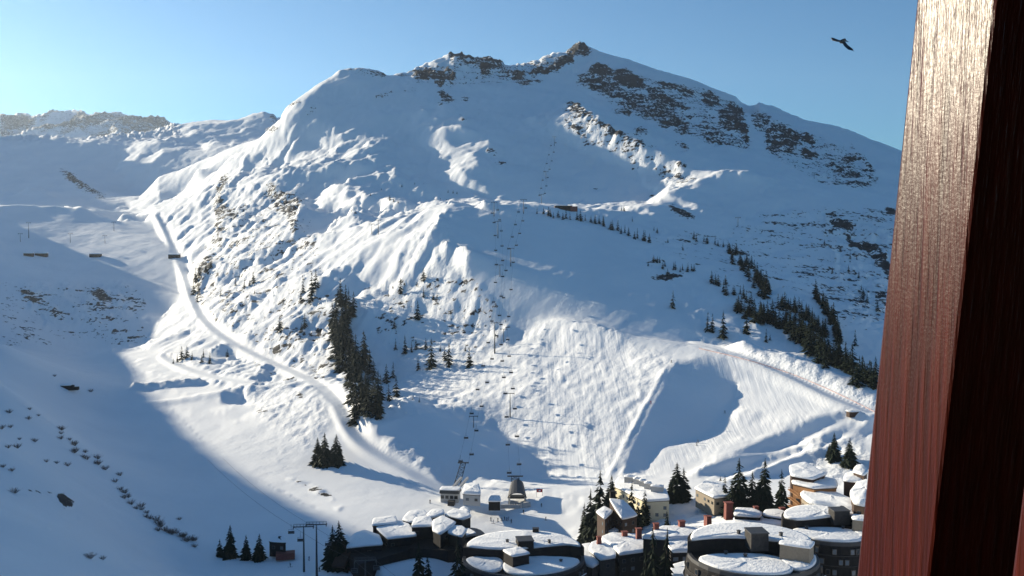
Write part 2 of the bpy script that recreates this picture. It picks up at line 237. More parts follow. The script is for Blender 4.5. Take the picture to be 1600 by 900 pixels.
# ------------------------------------------------------------------ terrain grid (sideways tangent x log distance)
TXF = .80; NXF = 1060; NSIDE = 70; NY = 1120
tx_f = np.linspace(-TXF, TXF, NXF)
side = TXF * np.exp(np.linspace(0, math.log(3.0 / TXF), NSIDE + 1)[1:])
TX = np.concatenate([-side[::-1], tx_f, side])
LY = np.linspace(math.log(70.0), math.log(7200.0), NY)
YY = np.exp(LY)
_rs = np.random.RandomState(7)
def lattice(x, y, seed):
    "smooth value noise, -1..1"
    rs = np.random.RandomState(seed); N = 256; T = rs.rand(N, N) * 2 - 1
    i = np.floor(x).astype(int); j = np.floor(y).astype(int); fx = x - i; fy = y - j
    fx = fx * fx * (3 - 2 * fx); fy = fy * fy * (3 - 2 * fy)
    a = T[j % N, i % N]; b = T[j % N, (i + 1) % N]; c = T[(j + 1) % N, i % N]; d = T[(j + 1) % N, (i + 1) % N]
    return (a * (1 - fx) + b * fx) * (1 - fy) + (c * (1 - fx) + d * fx) * fy
def fbm(x, y, seed, octv=4, gain=.5):
    o = 0; a = 1; s = 0
    for k in range(octv):
        o = o + a * lattice(x * 2 ** k + 17.3 * k, y * 2 ** k - 9.1 * k, seed + k); s += a; a *= gain
    return o / s

def resample(A, x0, y0, x1, y1):
    "bilinear from grid axes x0,y0 to x1,y1"
    ix = np.clip(np.searchsorted(x0, x1) - 1, 0, len(x0) - 2); fx = np.clip((x1 - x0[ix]) / (x0[ix + 1] - x0[ix]), 0, 1)
    iy = np.clip(np.searchsorted(y0, y1) - 1, 0, len(y0) - 2); fy = np.clip((y1 - y0[iy]) / (y0[iy + 1] - y0[iy]), 0, 1)
    B = A[:, ix] * (1 - fx) + A[:, ix + 1] * fx
    return B[iy] * (1 - fy)[:, None] + B[iy + 1] * fy[:, None]

DIAG = False
FLANK_HILL = [(436,187),(450,166),(512,187),(640,250),(700,312),(690,420),(600,460),(560,560),(548,640),(520,630),(440,640),(300,590),(240,540),(283,465),(297,450),(300,410),(250,350),(330,280)]
GROOMED = [(690,345),(820,335),(950,368),(1040,420),(1100,520),(1300,560),(1372,620),(1372,800),(640,800),(620,650),(740,545),(800,532),(750,460),(735,400)]
def mask_of(ps):
    m = np.zeros((MH, MW))
    for p in ps: fill(m, p, 1)
    return m
PISTES = [[(860,505),(930,505),(975,520),(985,560),(1000,640),(960,740),(930,770),(850,740),(835,700),(850,640),(840,560)], [(1060,560),(1160,560),(1300,630),(1290,650),(1130,700),(1010,750),(1000,740),(1110,660),(1140,600)]]
def look_g():
    m = np.zeros((MH, MW))
    for p in PISTES: fill(m, p, 1)
    return m
def look_m(a, b):
    m = np.zeros((MH, MW)); fill(m, a, .8); fill(m, b, 1.5); fill(m, LEFTHILLS, .45); fill(m, GROOMED, .1); return m
def build_terrain():
    az = R(SUN_AZ); te = math.tan(R(SUN_EL)); ax, ay = math.sin(az), -math.cos(az)
    f = survey()
    # base surface, evaluated on a thinned grid then refined
    bx = np.concatenate([-side[::-4], np.linspace(-TXF, TXF, 360), side[3::4]]); bx = np.unique(bx); by = np.linspace(LY[0], LY[-1], 380)
    GX, GY = np.meshgrid(bx, by)
    T0 = f(GX, GY)
    # --- masks
    tgt = np.zeros((MH, MW)); wgt = np.zeros((MH, MW))
    bl, bs, bh = .12, -.05, .012
    for poly, k_ in ((MAIN, 2.5), (LEFTHILLS, .7)): fill(tgt, poly, bs); fill(wgt, poly, k_)
    fill(tgt, FLANK, bl); fill(wgt, FLANK, 1)
    for k_, p in enumerate(LIT): fill(tgt, p, bl if k_ == len(LIT) - 1 or 12 < k_ < 22 else .26); fill(wgt, p, 1 if k_ == len(LIT) - 1 else .35 if 12 < k_ < 22 else 4)
    for p in HALF: fill(tgt, p, bh); fill(wgt, p, 1)
    for p in SHADE[:-3]: fill(tgt, p, bs * 1.4); fill(wgt, p, 3 if p[0][0] > -200 else 1.2)
    tgt = blur(tgt, 1)
    soft = tgt.copy()
    for p in SHADE[-3:]: fill(soft, p, bs * 2.2)
    tgt = blur(soft, 3) * (near_ := blur(mask_of(SHADE[-3:]), 3)) + tgt * (1 - near_)
    rough = np.zeros((MH, MW)); rock = np.zeros((MH, MW))
    for a, p in ROUGH: fill(rough, p, a, 'max')
    for a, p in ROCKS: fill(rock, p, a, 'max')
    for p, a_ in (([(300,400),(400,300),(470,290),(500,400),(540,560),(545,600),(430,600),(330,520),(300,450)], .27), ([(560,450),(740,430),(800,510),(740,560),(600,540)], .25), ([(0,440),(230,450),(230,540),(0,540)], .24), ([(1000,370),(1400,330),(1400,520),(1250,520),(1100,430)], .24), (MAIN, .10), (LEFTHILLS, .14)): fill(rock, p, a_, 'max')
    for a, p in ROCKS: fill(rock, p, a, 'max')
    rough = blur(rough, 12); rock = blur(rock, 1)
    # --- relief: bend the slope towards / away from the light where the ridges and hollows lie, multigrid CG
    def solve(nx, ny, P, iters, outer):
        sx = np.linspace(-TXF, TXF, nx); sy = np.linspace(math.log(300), math.log(3300), ny)
        t0 = resample(T0, bx, by, sx, sy)
        if P is None: P = np.zeros((ny, nx))
        else: P = resample(P[0], P[1], P[2], sx, sy)
        hx = sx[1] - sx[0]; hy = sy[1] - sy[0]
        ca = (ax - ay * sx)[None, :-1]
        def Dop(p): return ca * (p[:-1, 1:] - p[:-1, :-1]) / hx + ay * ((p[1:, :-1] - p[:-1, :-1]) / hy + p[:-1, :-1])
        def DopT(r):
            o = np.zeros((ny, nx)); c = ca * r / hx
            o[:-1, 1:] += c; o[:-1, :-1] -= c
            c = ay * r / hy
            o[1:, :-1] += c; o[:-1, :-1] -= c; o[:-1, :-1] += ay * r
            return o
        def lap(p):
            o = np.zeros_like(p)
            d = (p[:, 1:] - p[:, :-1]) / hx; o[:, 1:] += d / hx; o[:, :-1] -= d / hx
            d = (p[1:] - p[:-1]) / hy; o[1:] += d / hy; o[:-1] -= d / hy
            return o
        Ys = np.exp(sy)[:, None]
        lam = 6.0; mu = .03
        edge = np.ones((ny, nx)) * lam * (1 + 7 * np.clip((sy[:, None] - math.log(1650)) / .1, 0, 1))
        for line, wd in ((SKYLINES[1], .03), (SKYLINES[2], .035), (SKYLINES[3], .03)):
            cx = [float(ray(u, v)[0]) for u, v, D in line]; cl = [math.log(D) for u, v, D in line]
            yc = np.interp(sx, cx, cl, left=99, right=99)
            edge += 2500 * np.exp(-((sy[:, None] - yc[None]) / wd) ** 2)
        pw = np.zeros((ny, nx)); pt = np.zeros((ny, nx))
        pin = edge > 100
        for o in range(outer):
            if o:                       # cast shadows: lift sunlit ground a little into the light, shave what blocks it
                Z = (t0 + P) * Ys; X = sx[None] * Ys; U, V = project(X, Ys + 0 * X, Z)
                lit = (look(tgt, U, V) > .05) & (look(wgt, U, V) > .5) & (U > 160)
                jj, ii = np.where(lit); x0_ = X[jj, ii]; y0_ = Ys[jj, 0]; z0_ = Z[jj, ii]
                best = np.zeros(len(x0_)); bi = np.zeros(len(x0_), int); bj = np.zeros(len(x0_), int)
                for s_ in np.geomspace(8, 1500, 60):
                    xx = x0_ - ax * s_; yy = y0_ - ay * s_
                    a = (xx / yy - sx[0]) / hx; c = (np.log(yy) - sy[0]) / hy
                    inb = (a >= 0) & (a < nx - 2) & (c >= 0) & (c < ny - 2)
                    a = np.clip(a, 0, nx - 2.01); c = np.clip(c, 0, ny - 2.01); ai = a.astype(int); ci = c.astype(int); fa = a - ai; fc = c - ci
                    zz = (Z[ci, ai] * (1 - fa) + Z[ci, ai + 1] * fa) * (1 - fc) + (Z[ci + 1, ai] * (1 - fa) + Z[ci + 1, ai + 1] * fa) * fc
                    dd = np.where(inb, zz - s_ * te - z0_, -1)
                    up = dd > best; best[up] = dd[up]; bi[up] = ai[up]; bj[up] = ci[up]
                flat = V[jj, ii] > 540
                lift = np.minimum(np.where(flat, 0, .8) * best, np.where(y0_ > 1650, 3, 40)); cut = np.where(flat, 1.1, .7) * best
                if DIAG: up_ = V[jj, ii] < 330; print('   shadowed lit frac', (best[up_] > .5).mean(), 'mean def', best[up_].mean())
                pw[:] = 0; pt[:] = P
                mk = best > .4
                pw[jj[mk], ii[mk]] = np.where(flat[mk], 0, 700); pt[jj, ii] = P[jj, ii] + (lift + .4) / Ys[jj, 0]
                lo = np.zeros((ny, nx)); np.maximum.at(lo, (bj[mk], bi[mk]), (cut[mk] + .5))
                k = max(1, nx // 180)
                for _ in range(k): lo = np.maximum(lo, np.maximum(np.roll(lo, 1, 1), np.roll(lo, -1, 1)) * .9); lo = np.maximum(lo, np.maximum(np.roll(lo, 1, 0), np.roll(lo, -1, 0)) * .9)
                c_ = (lo > .3) & ~pin & ~lit
                pw[c_] = 500; pt[c_] = (P - lo / Ys)[c_]
            Z = (t0 + P) * Ys; X = sx[None] * Ys
            U, V = project(X, Ys + 0 * X, Z)
            g = look(tgt, U, V)[:-1, :-1]; w = look(wgt, U, V)[:-1, :-1]
            s0 = Dop(t0); cur = s0 + Dop(P)
            want = -te + g; w = w * np.where(edge[:-1, :-1] > 120, .12, 1.0)
            want = np.where((g > .09) & (g < .16) & (cur > -te + .27), -te + .25, want)
            ok = ((g > .03) & (cur > want) & (cur < -te + .27 + 9 * (g > .16))) | ((g < -.03) & (cur < want))
            w = w * np.where(ok, .04, 1.0)
            want = np.where(ok, cur, want)
            b = DopT(w * (want - s0)) + pw * pt
            def A(p): return DopT(w * Dop(p)) + (edge + pw) * p + mu * lap(p)
            r = b - A(P); d = r.copy(); rr = (r * r).sum()
            for k in range(iters):
                q = A(d); al = rr / (d * q).sum(); P = P + al * d; r -= al * q; n = (r * r).sum()
                if n < 1e-9 * (b * b).sum(): break
                d = r + n / rr * d; rr = n
        if DIAG:
            c = Dop(t0 + P) + te
            for nm, k in (('lit', g > .2), ('flank', (g > .1) & (g < .2)), ('shade', g < -.02)): print(nx, nm, k.sum(), 'ok %.2f' % (((c[k] > .02) if nm != 'shade' else (c[k] < 0)).mean()), 'mean %.3f' % c[k].mean())
        return P, sx, sy
    S = solve(180, 130, None, 200, 10)
    S = solve(360, 260, S, 120, 8)
    S = solve(720, 520, S, 80, 5)
    T = resample(T0, bx, by, TX, LY)
    Pf = resample(S[0], S[1], S[2], TX, LY)
    fade = np.clip((LY - math.log(300)) / .15, 0, 1) * np.clip((math.log(3300) - LY) / .1, 0, 1)
    fx = np.clip((TXF - np.abs(TX)) / .08, 0, 1)
    T = T + Pf * fade[:, None] * fx[None]
    def crest_fix(T, line, wd, lo_, hi_):
        cx = np.array([float(ray(u, v)[0]) for u, v, D in line]); ct = np.array([float(ray(u, v)[1]) for u, v, D in line]); cl = np.array([math.log(D) for u, v, D in line])
        want = np.interp(TX, cx, ct); lc = np.interp(TX, cx, cl)
        near_ = np.abs(LY[:, None] - lc[None]) < wd * 1.6
        act = np.where(near_, T, -9).max(0)
        dl = np.clip(want - act, -.03, .03) * ((TX > lo_) & (TX < hi_))
        return T + dl[None] * np.exp(-((LY[:, None] - lc[None]) / wd) ** 2)
    for _ in range(3):
        T = crest_fix(T, SKYLINES[2], .03, float(ray(436, 0)[0]), .8)
        T = crest_fix(T, SKYLINES[3], .025, float(ray(248, 0)[0]), float(ray(436, 0)[0]))
        T = crest_fix(T, SKYLINES[1], .03, -.8, float(ray(432, 0)[0]))
    X = TX[None] * YY[:, None]; Y = YY[:, None] + 0 * X; Z = T * Y
    U, V = project(X, Y, Z)
    inside = ((U > -290) & (U < 1890) & (V > 2) & (V < 898))
    rg = look(rough, U, V) * inside; rk = look(rock, U, V) * inside
    far = np.clip(Y / 900, .45, 2.5)
    # lumps
    n1 = fbm(X / 9, Y / 9, 11, 3); n2 = fbm(X / 3.2, Y / 3.2, 21, 2)
    n3 = fbm(X / 60, Y / 60, 31, 4, .55)
    n4 = fbm((X * .8 + Y * .6) / 40, (Y * .8 - X * .6) / 11, 41, 4, .6)
    Z = Z + rg * (n1 * 1.0 * far + n2 * .55 * np.clip(1.6 - Y / 1200, 0, 1))
    Z = Z + n3 * np.clip((Y - 450) / 1500, 0, 1.2) * 3.0 + n3 * .5
    # wind-cut ribs and gullies running down the slopes, ledges and outcrops
    wx = X + 14 * fbm(X / 45, Y / 45, 71, 2); wy = Y + 14 * fbm(X / 45, Y / 45, 75, 2)
    rib = 1 - np.abs(fbm((wx * .86 - wy * .5) / 22, (wx * .5 + wy * .86) / 60, 61, 4, .55)) * 2.2
    hill = inside * np.clip(look(blur(look_m(MAIN, FLANK_HILL), 8), U, V) , 0, 1.5)
    Z = Z + hill * rib * np.clip(Y / 650, .5, 2.4) * 1.15
    hill = hill * np.clip((1450 - Y) / 250, .3, 1) * np.where(Y > 1700, .5, 1)
    fine = fbm(wx / 13, wy / 13, 91, 4, .62); Z = Z + hill * (fine + .6 * np.abs(fine)) * np.clip(Y / 700, .5, 2.0) * 1.1
    vf = np.clip((Y - 3600) / 800, 0, 1)
    Z = Z + rk * (1 - vf) * far * (np.abs(n4) * 5.5 + n1 * 1.5) + rk * vf * (np.abs(fbm(X / 300, Y / 700, 51, 4, .55)) * -320 + 40)
    rk = np.where(vf > .5, rk * (.35 + 1.0 * np.clip(.5 + 2.0 * fbm(X / 150, Y / 900 + Z / 200, 57, 3, .6), 0, 1)), rk)
    Z = Z - np.clip((Y - 5800) / 400, 0, 1) * 260
    T2 = crest_fix(Z / Y, SKYLINES[0], .03, -.8, float(ray(274, 0)[0])); Z = T2 * Y
    # the ridge west of the picture: its crest is what casts the long morning shadow over the valley
    sx_, sy_ = -ax, -ay; qs = []; ts = []; zs = []
    for u, v, D in SH_EDGE:
        p = pick0(u, v, Z); qs.append(p[0] * sy_ - p[1] * sx_); ts.append(p[0] * sx_ + p[1] * sy_); zs.append(p[2])
    if DIAG: print('edge q', [round(q) for q in qs], [round(t) for t in ts])
    qs = [-400, 150, 250] + qs + [qs[-1] + 110, qs[-1] + 400]; ts = [-500, -150, 120] + ts + [ts[-1] + 230, ts[-1] + 900]; zs = [-120, -122, -122] + zs + [15, 130]
    q = X * sy_ - Y * sx_; t = X * sx_ + Y * sy_
    te_q = np.interp(q, qs, ts); ze_q = np.interp(q, qs, zs)
    cap = ze_q + (t - te_q) * te
    m_ = np.clip((-.47 - TX[None]) / .10, 0, 1) * np.clip((t - te_q - 60) / 120, 0, 1) * np.clip((1750 - Y) / 250, 0, 1)
    Z = Z + m_ * (np.minimum(Z, cap - 1.0) - Z)
    wall = cap - .42 * np.abs(t - 1350) + n3 * 2
    wm = np.clip((-.57 - TX[None]) / .03, 0, 1) * np.clip((800 - q) / 100, 0, 1) * (Y > 5)
    Z = np.where((wm > 0) & (wall > Z), Z + wm * (np.minimum(wall, cap) - Z), Z)
    far_w = 335 + .28 * np.clip(q - 1000, 0, 400) - .45 * np.abs(t - 2650) - .7 * np.maximum(0, 600 - q) + 7 * n3  # second unseen mountain, added farther back to throw shade over the left hills
    wm2 = np.clip((-.565 - TX[None]) / .03, 0, 1) * (Y < 4500)
    Z = np.where(far_w > Z, Z + wm2 * (far_w - Z), Z)
    # banks and cuts
    for u0, v0, u1, v1, hw, h in BANKS:
        a = pick0(u0, v0, Z); b = pick0(u1, v1, Z)
        if a is None or b is None: continue
        ex, ey = b[0] - a[0], b[1] - a[1]; L = math.hypot(ex, ey)
        s = ((X - a[0]) * ex + (Y - a[1]) * ey) / L / L; d = ((X - a[0]) * -ey + (Y - a[1]) * ex) / L
        Z = Z + h * np.exp(-(d / hw) ** 2) * np.clip((s + .03) / .06, 0, 1) * np.clip((1.03 - s) / .06, 0, 1)
    # roads cut into the slope
    DM = np.full(X.shape, 99.0, np.float32); ZR = np.zeros(X.shape, np.float32)
    for line in ROADS:
        P3 = []
        for (u0, v0), (u1, v1) in zip(line[:-1], line[1:]):
            n_ = max(1, int(math.hypot(u1 - u0, v1 - v0) / 12))
            P3 += [pick0(u0 + (u1 - u0) * i / n_, v0 + (v1 - v0) * i / n_, Z) for i in range(n_)]
        P3 = np.array([p for p in P3 if p])
        for _ in range(8): P3[1:-1] = (P3[:-2] + P3[1:-1] + P3[2:]) / 3
        zz = P3[:, 2]
        for i in range(len(P3) - 1):
            a, b = P3[i], P3[i + 1]; ex, ey = b[0] - a[0], b[1] - a[1]; L2 = ex * ex + ey * ey
            if L2 < .01 or L2 > 150 ** 2: continue
            y0_ = min(a[1], b[1]) - 14; y1_ = max(a[1], b[1]) + 14
            j0 = max(0, np.searchsorted(LY, math.log(y0_)) - 1); j1 = np.searchsorted(LY, math.log(y1_)) + 1
            x0_ = min(a[0] / a[1], b[0] / b[1]) - .04; x1_ = max(a[0] / a[1], b[0] / b[1]) + .04
            i0 = max(0, np.searchsorted(TX, x0_)); i1 = np.searchsorted(TX, x1_)
            sl = (slice(j0, j1), slice(i0, i1)); xs = X[sl]; ys = Y[sl]
            s_ = np.clip(((xs - a[0]) * ex + (ys - a[1]) * ey) / L2, 0, 1)
            d = np.hypot(xs - a[0] - s_ * ex, ys - a[1] - s_ * ey); zt = zz[i] + (zz[i + 1] - zz[i]) * s_
            nr = d < DM[sl]; DM[sl] = np.where(nr, d, DM[sl]); ZR[sl] = np.where(nr, zt, ZR[sl])
    w_ = np.clip((6.5 - DM) / 3.5, 0, 1); w_ = w_ * w_ * (3 - 2 * w_)
    Z = Z + w_ * (ZR - Z) * (DM < 90); rg = rg * (1 - w_); rk = rk * (1 - w_)
    gm = look(blur(look_g(), 4), U, V) * inside
    return X, Y, Z, rk, rg, gm

def pick0(u, v, Z, dmin=80):
    tx, t = ray(u, v); i = int(np.clip(np.searchsorted(TX, tx) - 1, 0, len(TX) - 2)); f = (tx - TX[i]) / (TX[i + 1] - TX[i])
    col = Z[:, i] * (1 - f) + Z[:, i + 1] * f; zr = YY * t
    k = np.where((col >= zr) & (YY > dmin))[0]
    if len(k) == 0: return None
    k = k[0]
    if k == 0: return None
    a = col[k - 1] - zr[k - 1]; b = col[k] - zr[k]; g = a / (a - b); Yh = YY[k - 1] + (YY[k] - YY[k - 1]) * g
    return (tx * Yh, Yh, Yh * t)

TXX, TYY, TZZ, TRK, TRG, TGM = build_terrain()
def pick(u, v, dmin=80):
    p = pick0(u, v, TZZ, dmin)
    return Vector([float(c) for c in p]) if p else None
def ground(x, y):
    tx = x / y; l = math.log(y)
    i = int(np.clip(np.searchsorted(TX, tx) - 1, 0, len(TX) - 2)); f = (tx - TX[i]) / (TX[i + 1] - TX[i])
    j = int(np.clip(np.searchsorted(LY, l) - 1, 0, NY - 2)); g = (l - LY[j]) / (LY[j + 1] - LY[j])
    Z = TZZ
    return float((Z[j, i] * (1 - f) + Z[j, i + 1] * f) * (1 - g) + (Z[j + 1, i] * (1 - f) + Z[j + 1, i + 1] * f) * g)

# ------------------------------------------------------------------ materials
def mat(name, col, rough=.7, metal=0.0, spec=.3, noise=None, bump=None, coord='Object'):
    "noise=(scale, col2, contrast 0..1), bump=(scale, strength, distance)"
    m = bpy.data.materials.new(name); m.use_nodes = True; nt = m.node_tree; b = nt.nodes['Principled BSDF']
    b.inputs['Base Color'].default_value = (*col, 1); b.inputs['Roughness'].default_value = rough
    b.inputs['Metallic'].default_value = metal; b.inputs['Specular IOR Level'].default_value = spec
    if noise or bump: tc = nt.nodes.new('ShaderNodeTexCoord')
    if noise:
        n = nt.nodes.new('ShaderNodeTexNoise'); n.inputs['Scale'].default_value = noise[0]; n.inputs['Detail'].default_value = 5
        r = nt.nodes.new('ShaderNodeValToRGB'); r.color_ramp.elements[0].position = .5 - .5 * (1 - noise[2]) - .001; r.color_ramp.elements[1].position = .5 + .5 * (1 - noise[2])
        r.color_ramp.elements[0].color = (*col, 1); r.color_ramp.elements[1].color = (*noise[1], 1)
        nt.links.new(tc.outputs[coord], n.inputs['Vector']); nt.links.new(n.outputs[0], r.inputs[0]); nt.links.new(r.outputs[0], b.inputs['Base Color'])
    if bump:
        n = nt.nodes.new('ShaderNodeTexNoise'); n.inputs['Scale'].default_value = bump[0]; n.inputs['Detail'].default_value = 4
        bp = nt.nodes.new('ShaderNodeBump'); bp.inputs['Strength'].default_value = bump[1]; bp.inputs['Distance'].default_value = bump[2]
        nt.links.new(tc.outputs[coord], n.inputs['Vector']); nt.links.new(n.outputs[0], bp.inputs['Height']); nt.links.new(bp.outputs[0], b.inputs['Normal'])
    return m

def terrain_material():
    m = bpy.data.materials.new('snow_and_rock'); m.use_nodes = True; nt = m.node_tree; N = nt.nodes; L = nt.links
    b = N['Principled BSDF']; b.inputs['Roughness'].default_value = .75; b.inputs['Specular IOR Level'].default_value = .15
    geo = N.new('ShaderNodeNewGeometry'); at = N.new('ShaderNodeAttribute'); at.attribute_name = 'rock'
    def noise(scale, det, rgh=.55, vec=None):
        n = N.new('ShaderNodeTexNoise'); n.inputs['Scale'].default_value = scale; n.inputs['Detail'].default_value = det; n.inputs['Roughness'].default_value = rgh
        L.new(vec or geo.outputs['Position'], n.inputs['Vector']); return n.outputs[0]
    def math_(op, a, b_, clamp=False):
        n = N.new('ShaderNodeMath'); n.operation = op; n.use_clamp = clamp
        for i, s in enumerate((a, b_)):
            if s is None: continue
            if isinstance(s, (int, float)): n.inputs[i].default_value = s
            else: L.new(s, n.inputs[i])
        return n.outputs[0]
    # slanting strata: rock shows through along tilted beds
    mp = N.new('ShaderNodeMapping'); mp.inputs['Rotation'].default_value = (0, R(-32), R(12)); mp.inputs['Scale'].default_value = (.35, 1, 2.2); L.new(geo.outputs['Position'], mp.inputs['Vector'])
    nb = noise(.055, 8, .66, mp.outputs[0]); nf = noise(.25, 4)
    v = math_('ADD', math_('MULTIPLY', at.outputs['Fac'], .62), math_('ADD', math_('MULTIPLY', math_('SUBTRACT', nb, .5), 1.5), math_('MULTIPLY', math_('SUBTRACT', nf, .5), 1.25)))
    # no rock where the attribute is nil
    v = math_('SUBTRACT', v, math_('MULTIPLY', math_('SUBTRACT', 1.0, math_('MULTIPLY', at.outputs['Fac'], 6.0, True), True), 2.0))
    rm = N.new('ShaderNodeMapRange'); rm.inputs['From Min'].default_value = .33; rm.inputs['From Max'].default_value = .40; L.new(v, rm.inputs['Value'])
    rc = N.new('ShaderNodeValToRGB'); rc.color_ramp.elements[0].position = .35; rc.color_ramp.elements[1].position = .65
    rc.color_ramp.elements[0].color = (.018, .019, .022, 1); rc.color_ramp.elements[1].color = (.062, .060, .060, 1); L.new(noise(.12, 6), rc.inputs[0])
    sc = N.new('ShaderNodeValToRGB'); sc.color_ramp.elements[0].position = .3; sc.color_ramp.elements[1].position = .7
    sc.color_ramp.elements[0].color = (.80, .82, .84, 1); sc.color_ramp.elements[1].color = (.88, .885, .89, 1); L.new(noise(.02, 6), sc.inputs[0])
    mx = N.new('ShaderNodeMix'); mx.data_type = 'RGBA'; L.new(rm.outputs[0], mx.inputs['Factor']); L.new(sc.outputs[0], mx.inputs['A']); L.new(rc.outputs[0], mx.inputs['B'])
    L.new(mx.outputs['Result'], b.inputs['Base Color'])
    ar = N.new('ShaderNodeAttribute'); ar.attribute_name = 'rough'; ag = N.new('ShaderNodeAttribute'); ag.attribute_name = 'groomed'
    mt = N.new('ShaderNodeMapping'); mt.inputs['Scale'].default_value = (.5, .03, .03); mt.inputs['Rotation'].default_value = (0, 0, R(8)); L.new(geo.outputs['Position'], mt.inputs['Vector'])
    patch = math_('ADD', .18, math_('MULTIPLY', math_('SUBTRACT', noise(.012, 3), .42), 3.0), False)
    patch = math_('MAXIMUM', patch, .06)
    ungroomed = math_('SUBTRACT', 1.0, math_('MULTIPLY', ag.outputs['Fac'], .9), True)
    h1 = math_('MULTIPLY', math_('MULTIPLY', noise(.10, 7, .6), math_('MULTIPLY', math_('ADD', patch, ar.outputs['Fac']), 1.5)), ungroomed)
    h2 = math_('MULTIPLY', noise(.55, 4), math_('ADD', .04, math_('MULTIPLY', ar.outputs['Fac'], .5)))
    h3 = math_('MULTIPLY', math_('MULTIPLY', noise(1.0, 4, .6, mt.outputs[0]), ag.outputs['Fac']), .55)
    h4 = math_('MULTIPLY', math_('MULTIPLY', noise(.22, 7, .65, mp.outputs[0]), rm.outputs[0]), 7.0)
    h = math_('ADD', math_('ADD', math_('ADD', h1, h2), h3), h4)
    bp = N.new('ShaderNodeBump'); bp.inputs['Strength'].default_value = .55; bp.inputs['Distance'].default_value = 1.0; L.new(h, bp.inputs['Height']); L.new(bp.outputs[0], b.inputs['Normal'])
    return m

def make_terrain():
    ny, nx = TXX.shape
    co = np.stack([TXX, TYY, TZZ], -1).reshape(-1, 3).astype(np.float32)
    i = np.arange(ny * nx).reshape(ny, nx)
    q = np.stack([i[:-1, :-1], i[:-1, 1:], i[1:, 1:], i[1:, :-1]], -1).reshape(-1, 4).astype(np.int32)
    me = bpy.data.meshes.new('mountain_terrain')
    me.vertices.add(len(co)); me.vertices.foreach_set('co', co.ravel())
    me.loops.add(len(q) * 4); me.loops.foreach_set('vertex_index', q.ravel())
    me.polygons.add(len(q)); me.polygons.foreach_set('loop_start', np.arange(len(q), dtype=np.int32) * 4)
    try: me.polygons.foreach_set('loop_total', np.full(len(q), 4, np.int32))
    except Exception: pass
    me.update(calc_edges=True)
    me.polygons.foreach_set('use_smooth', np.ones(len(q), bool))
    a = me.attributes.new('rock', 'FLOAT', 'POINT'); a.data.foreach_set('value', TRK.ravel().astype(np.float32))
    a = me.attributes.new('rough', 'FLOAT', 'POINT'); a.data.foreach_set('value', np.clip(TRG, 0, 1.5).ravel().astype(np.float32))
    a = me.attributes.new('groomed', 'FLOAT', 'POINT'); a.data.foreach_set('value', TGM.ravel().astype(np.float32))
    me.materials.append(terrain_material())
    o = bpy.data.objects.new('mountain_terrain', me); COL.objects.link(o)
    o['kind'] = 'structure'; o['label'] = 'snow covered mountainside with rocky crest and valley floor'
    return o
terrain = make_terrain()

def make_haze():
    m = bpy.data.materials.new('mountain_air'); m.use_nodes = True; nt = m.node_tree; nt.nodes.clear()
    o = nt.nodes.new('ShaderNodeOutputMaterial'); v = nt.nodes.new('ShaderNodeVolumePrincipled')
    v.inputs['Color'].default_value = (.66, .80, 1, 1); v.inputs['Density'].default_value = HAZE; v.inputs['Anisotropy'].default_value = .45
    nt.links.new(v.outputs[0], o.inputs['Volume'])
    x0, x1, y0, y1, z0, z1 = -23000, 23000, -400, 7600, float(TZZ.min()) - 30, 1250
    vs_ = [(x, y, z) for x in (x0, x1) for y in (y0, y1) for z in (z0, z1)]
    me = bpy.data.meshes.new('haze'); me.from_pydata(vs_, [], [(0,1,3,2),(4,6,7,5),(0,4,5,1),(2,3,7,6),(0,2,6,4),(1,5,7,3)]); me.materials.append(m)
    ob = bpy.data.objects.new('haze', me); COL.objects.link(ob); ob['kind'] = 'stuff'; ob['label'] = 'pale morning haze in the mountain air'
HAZE = 3.4e-5
make_haze()
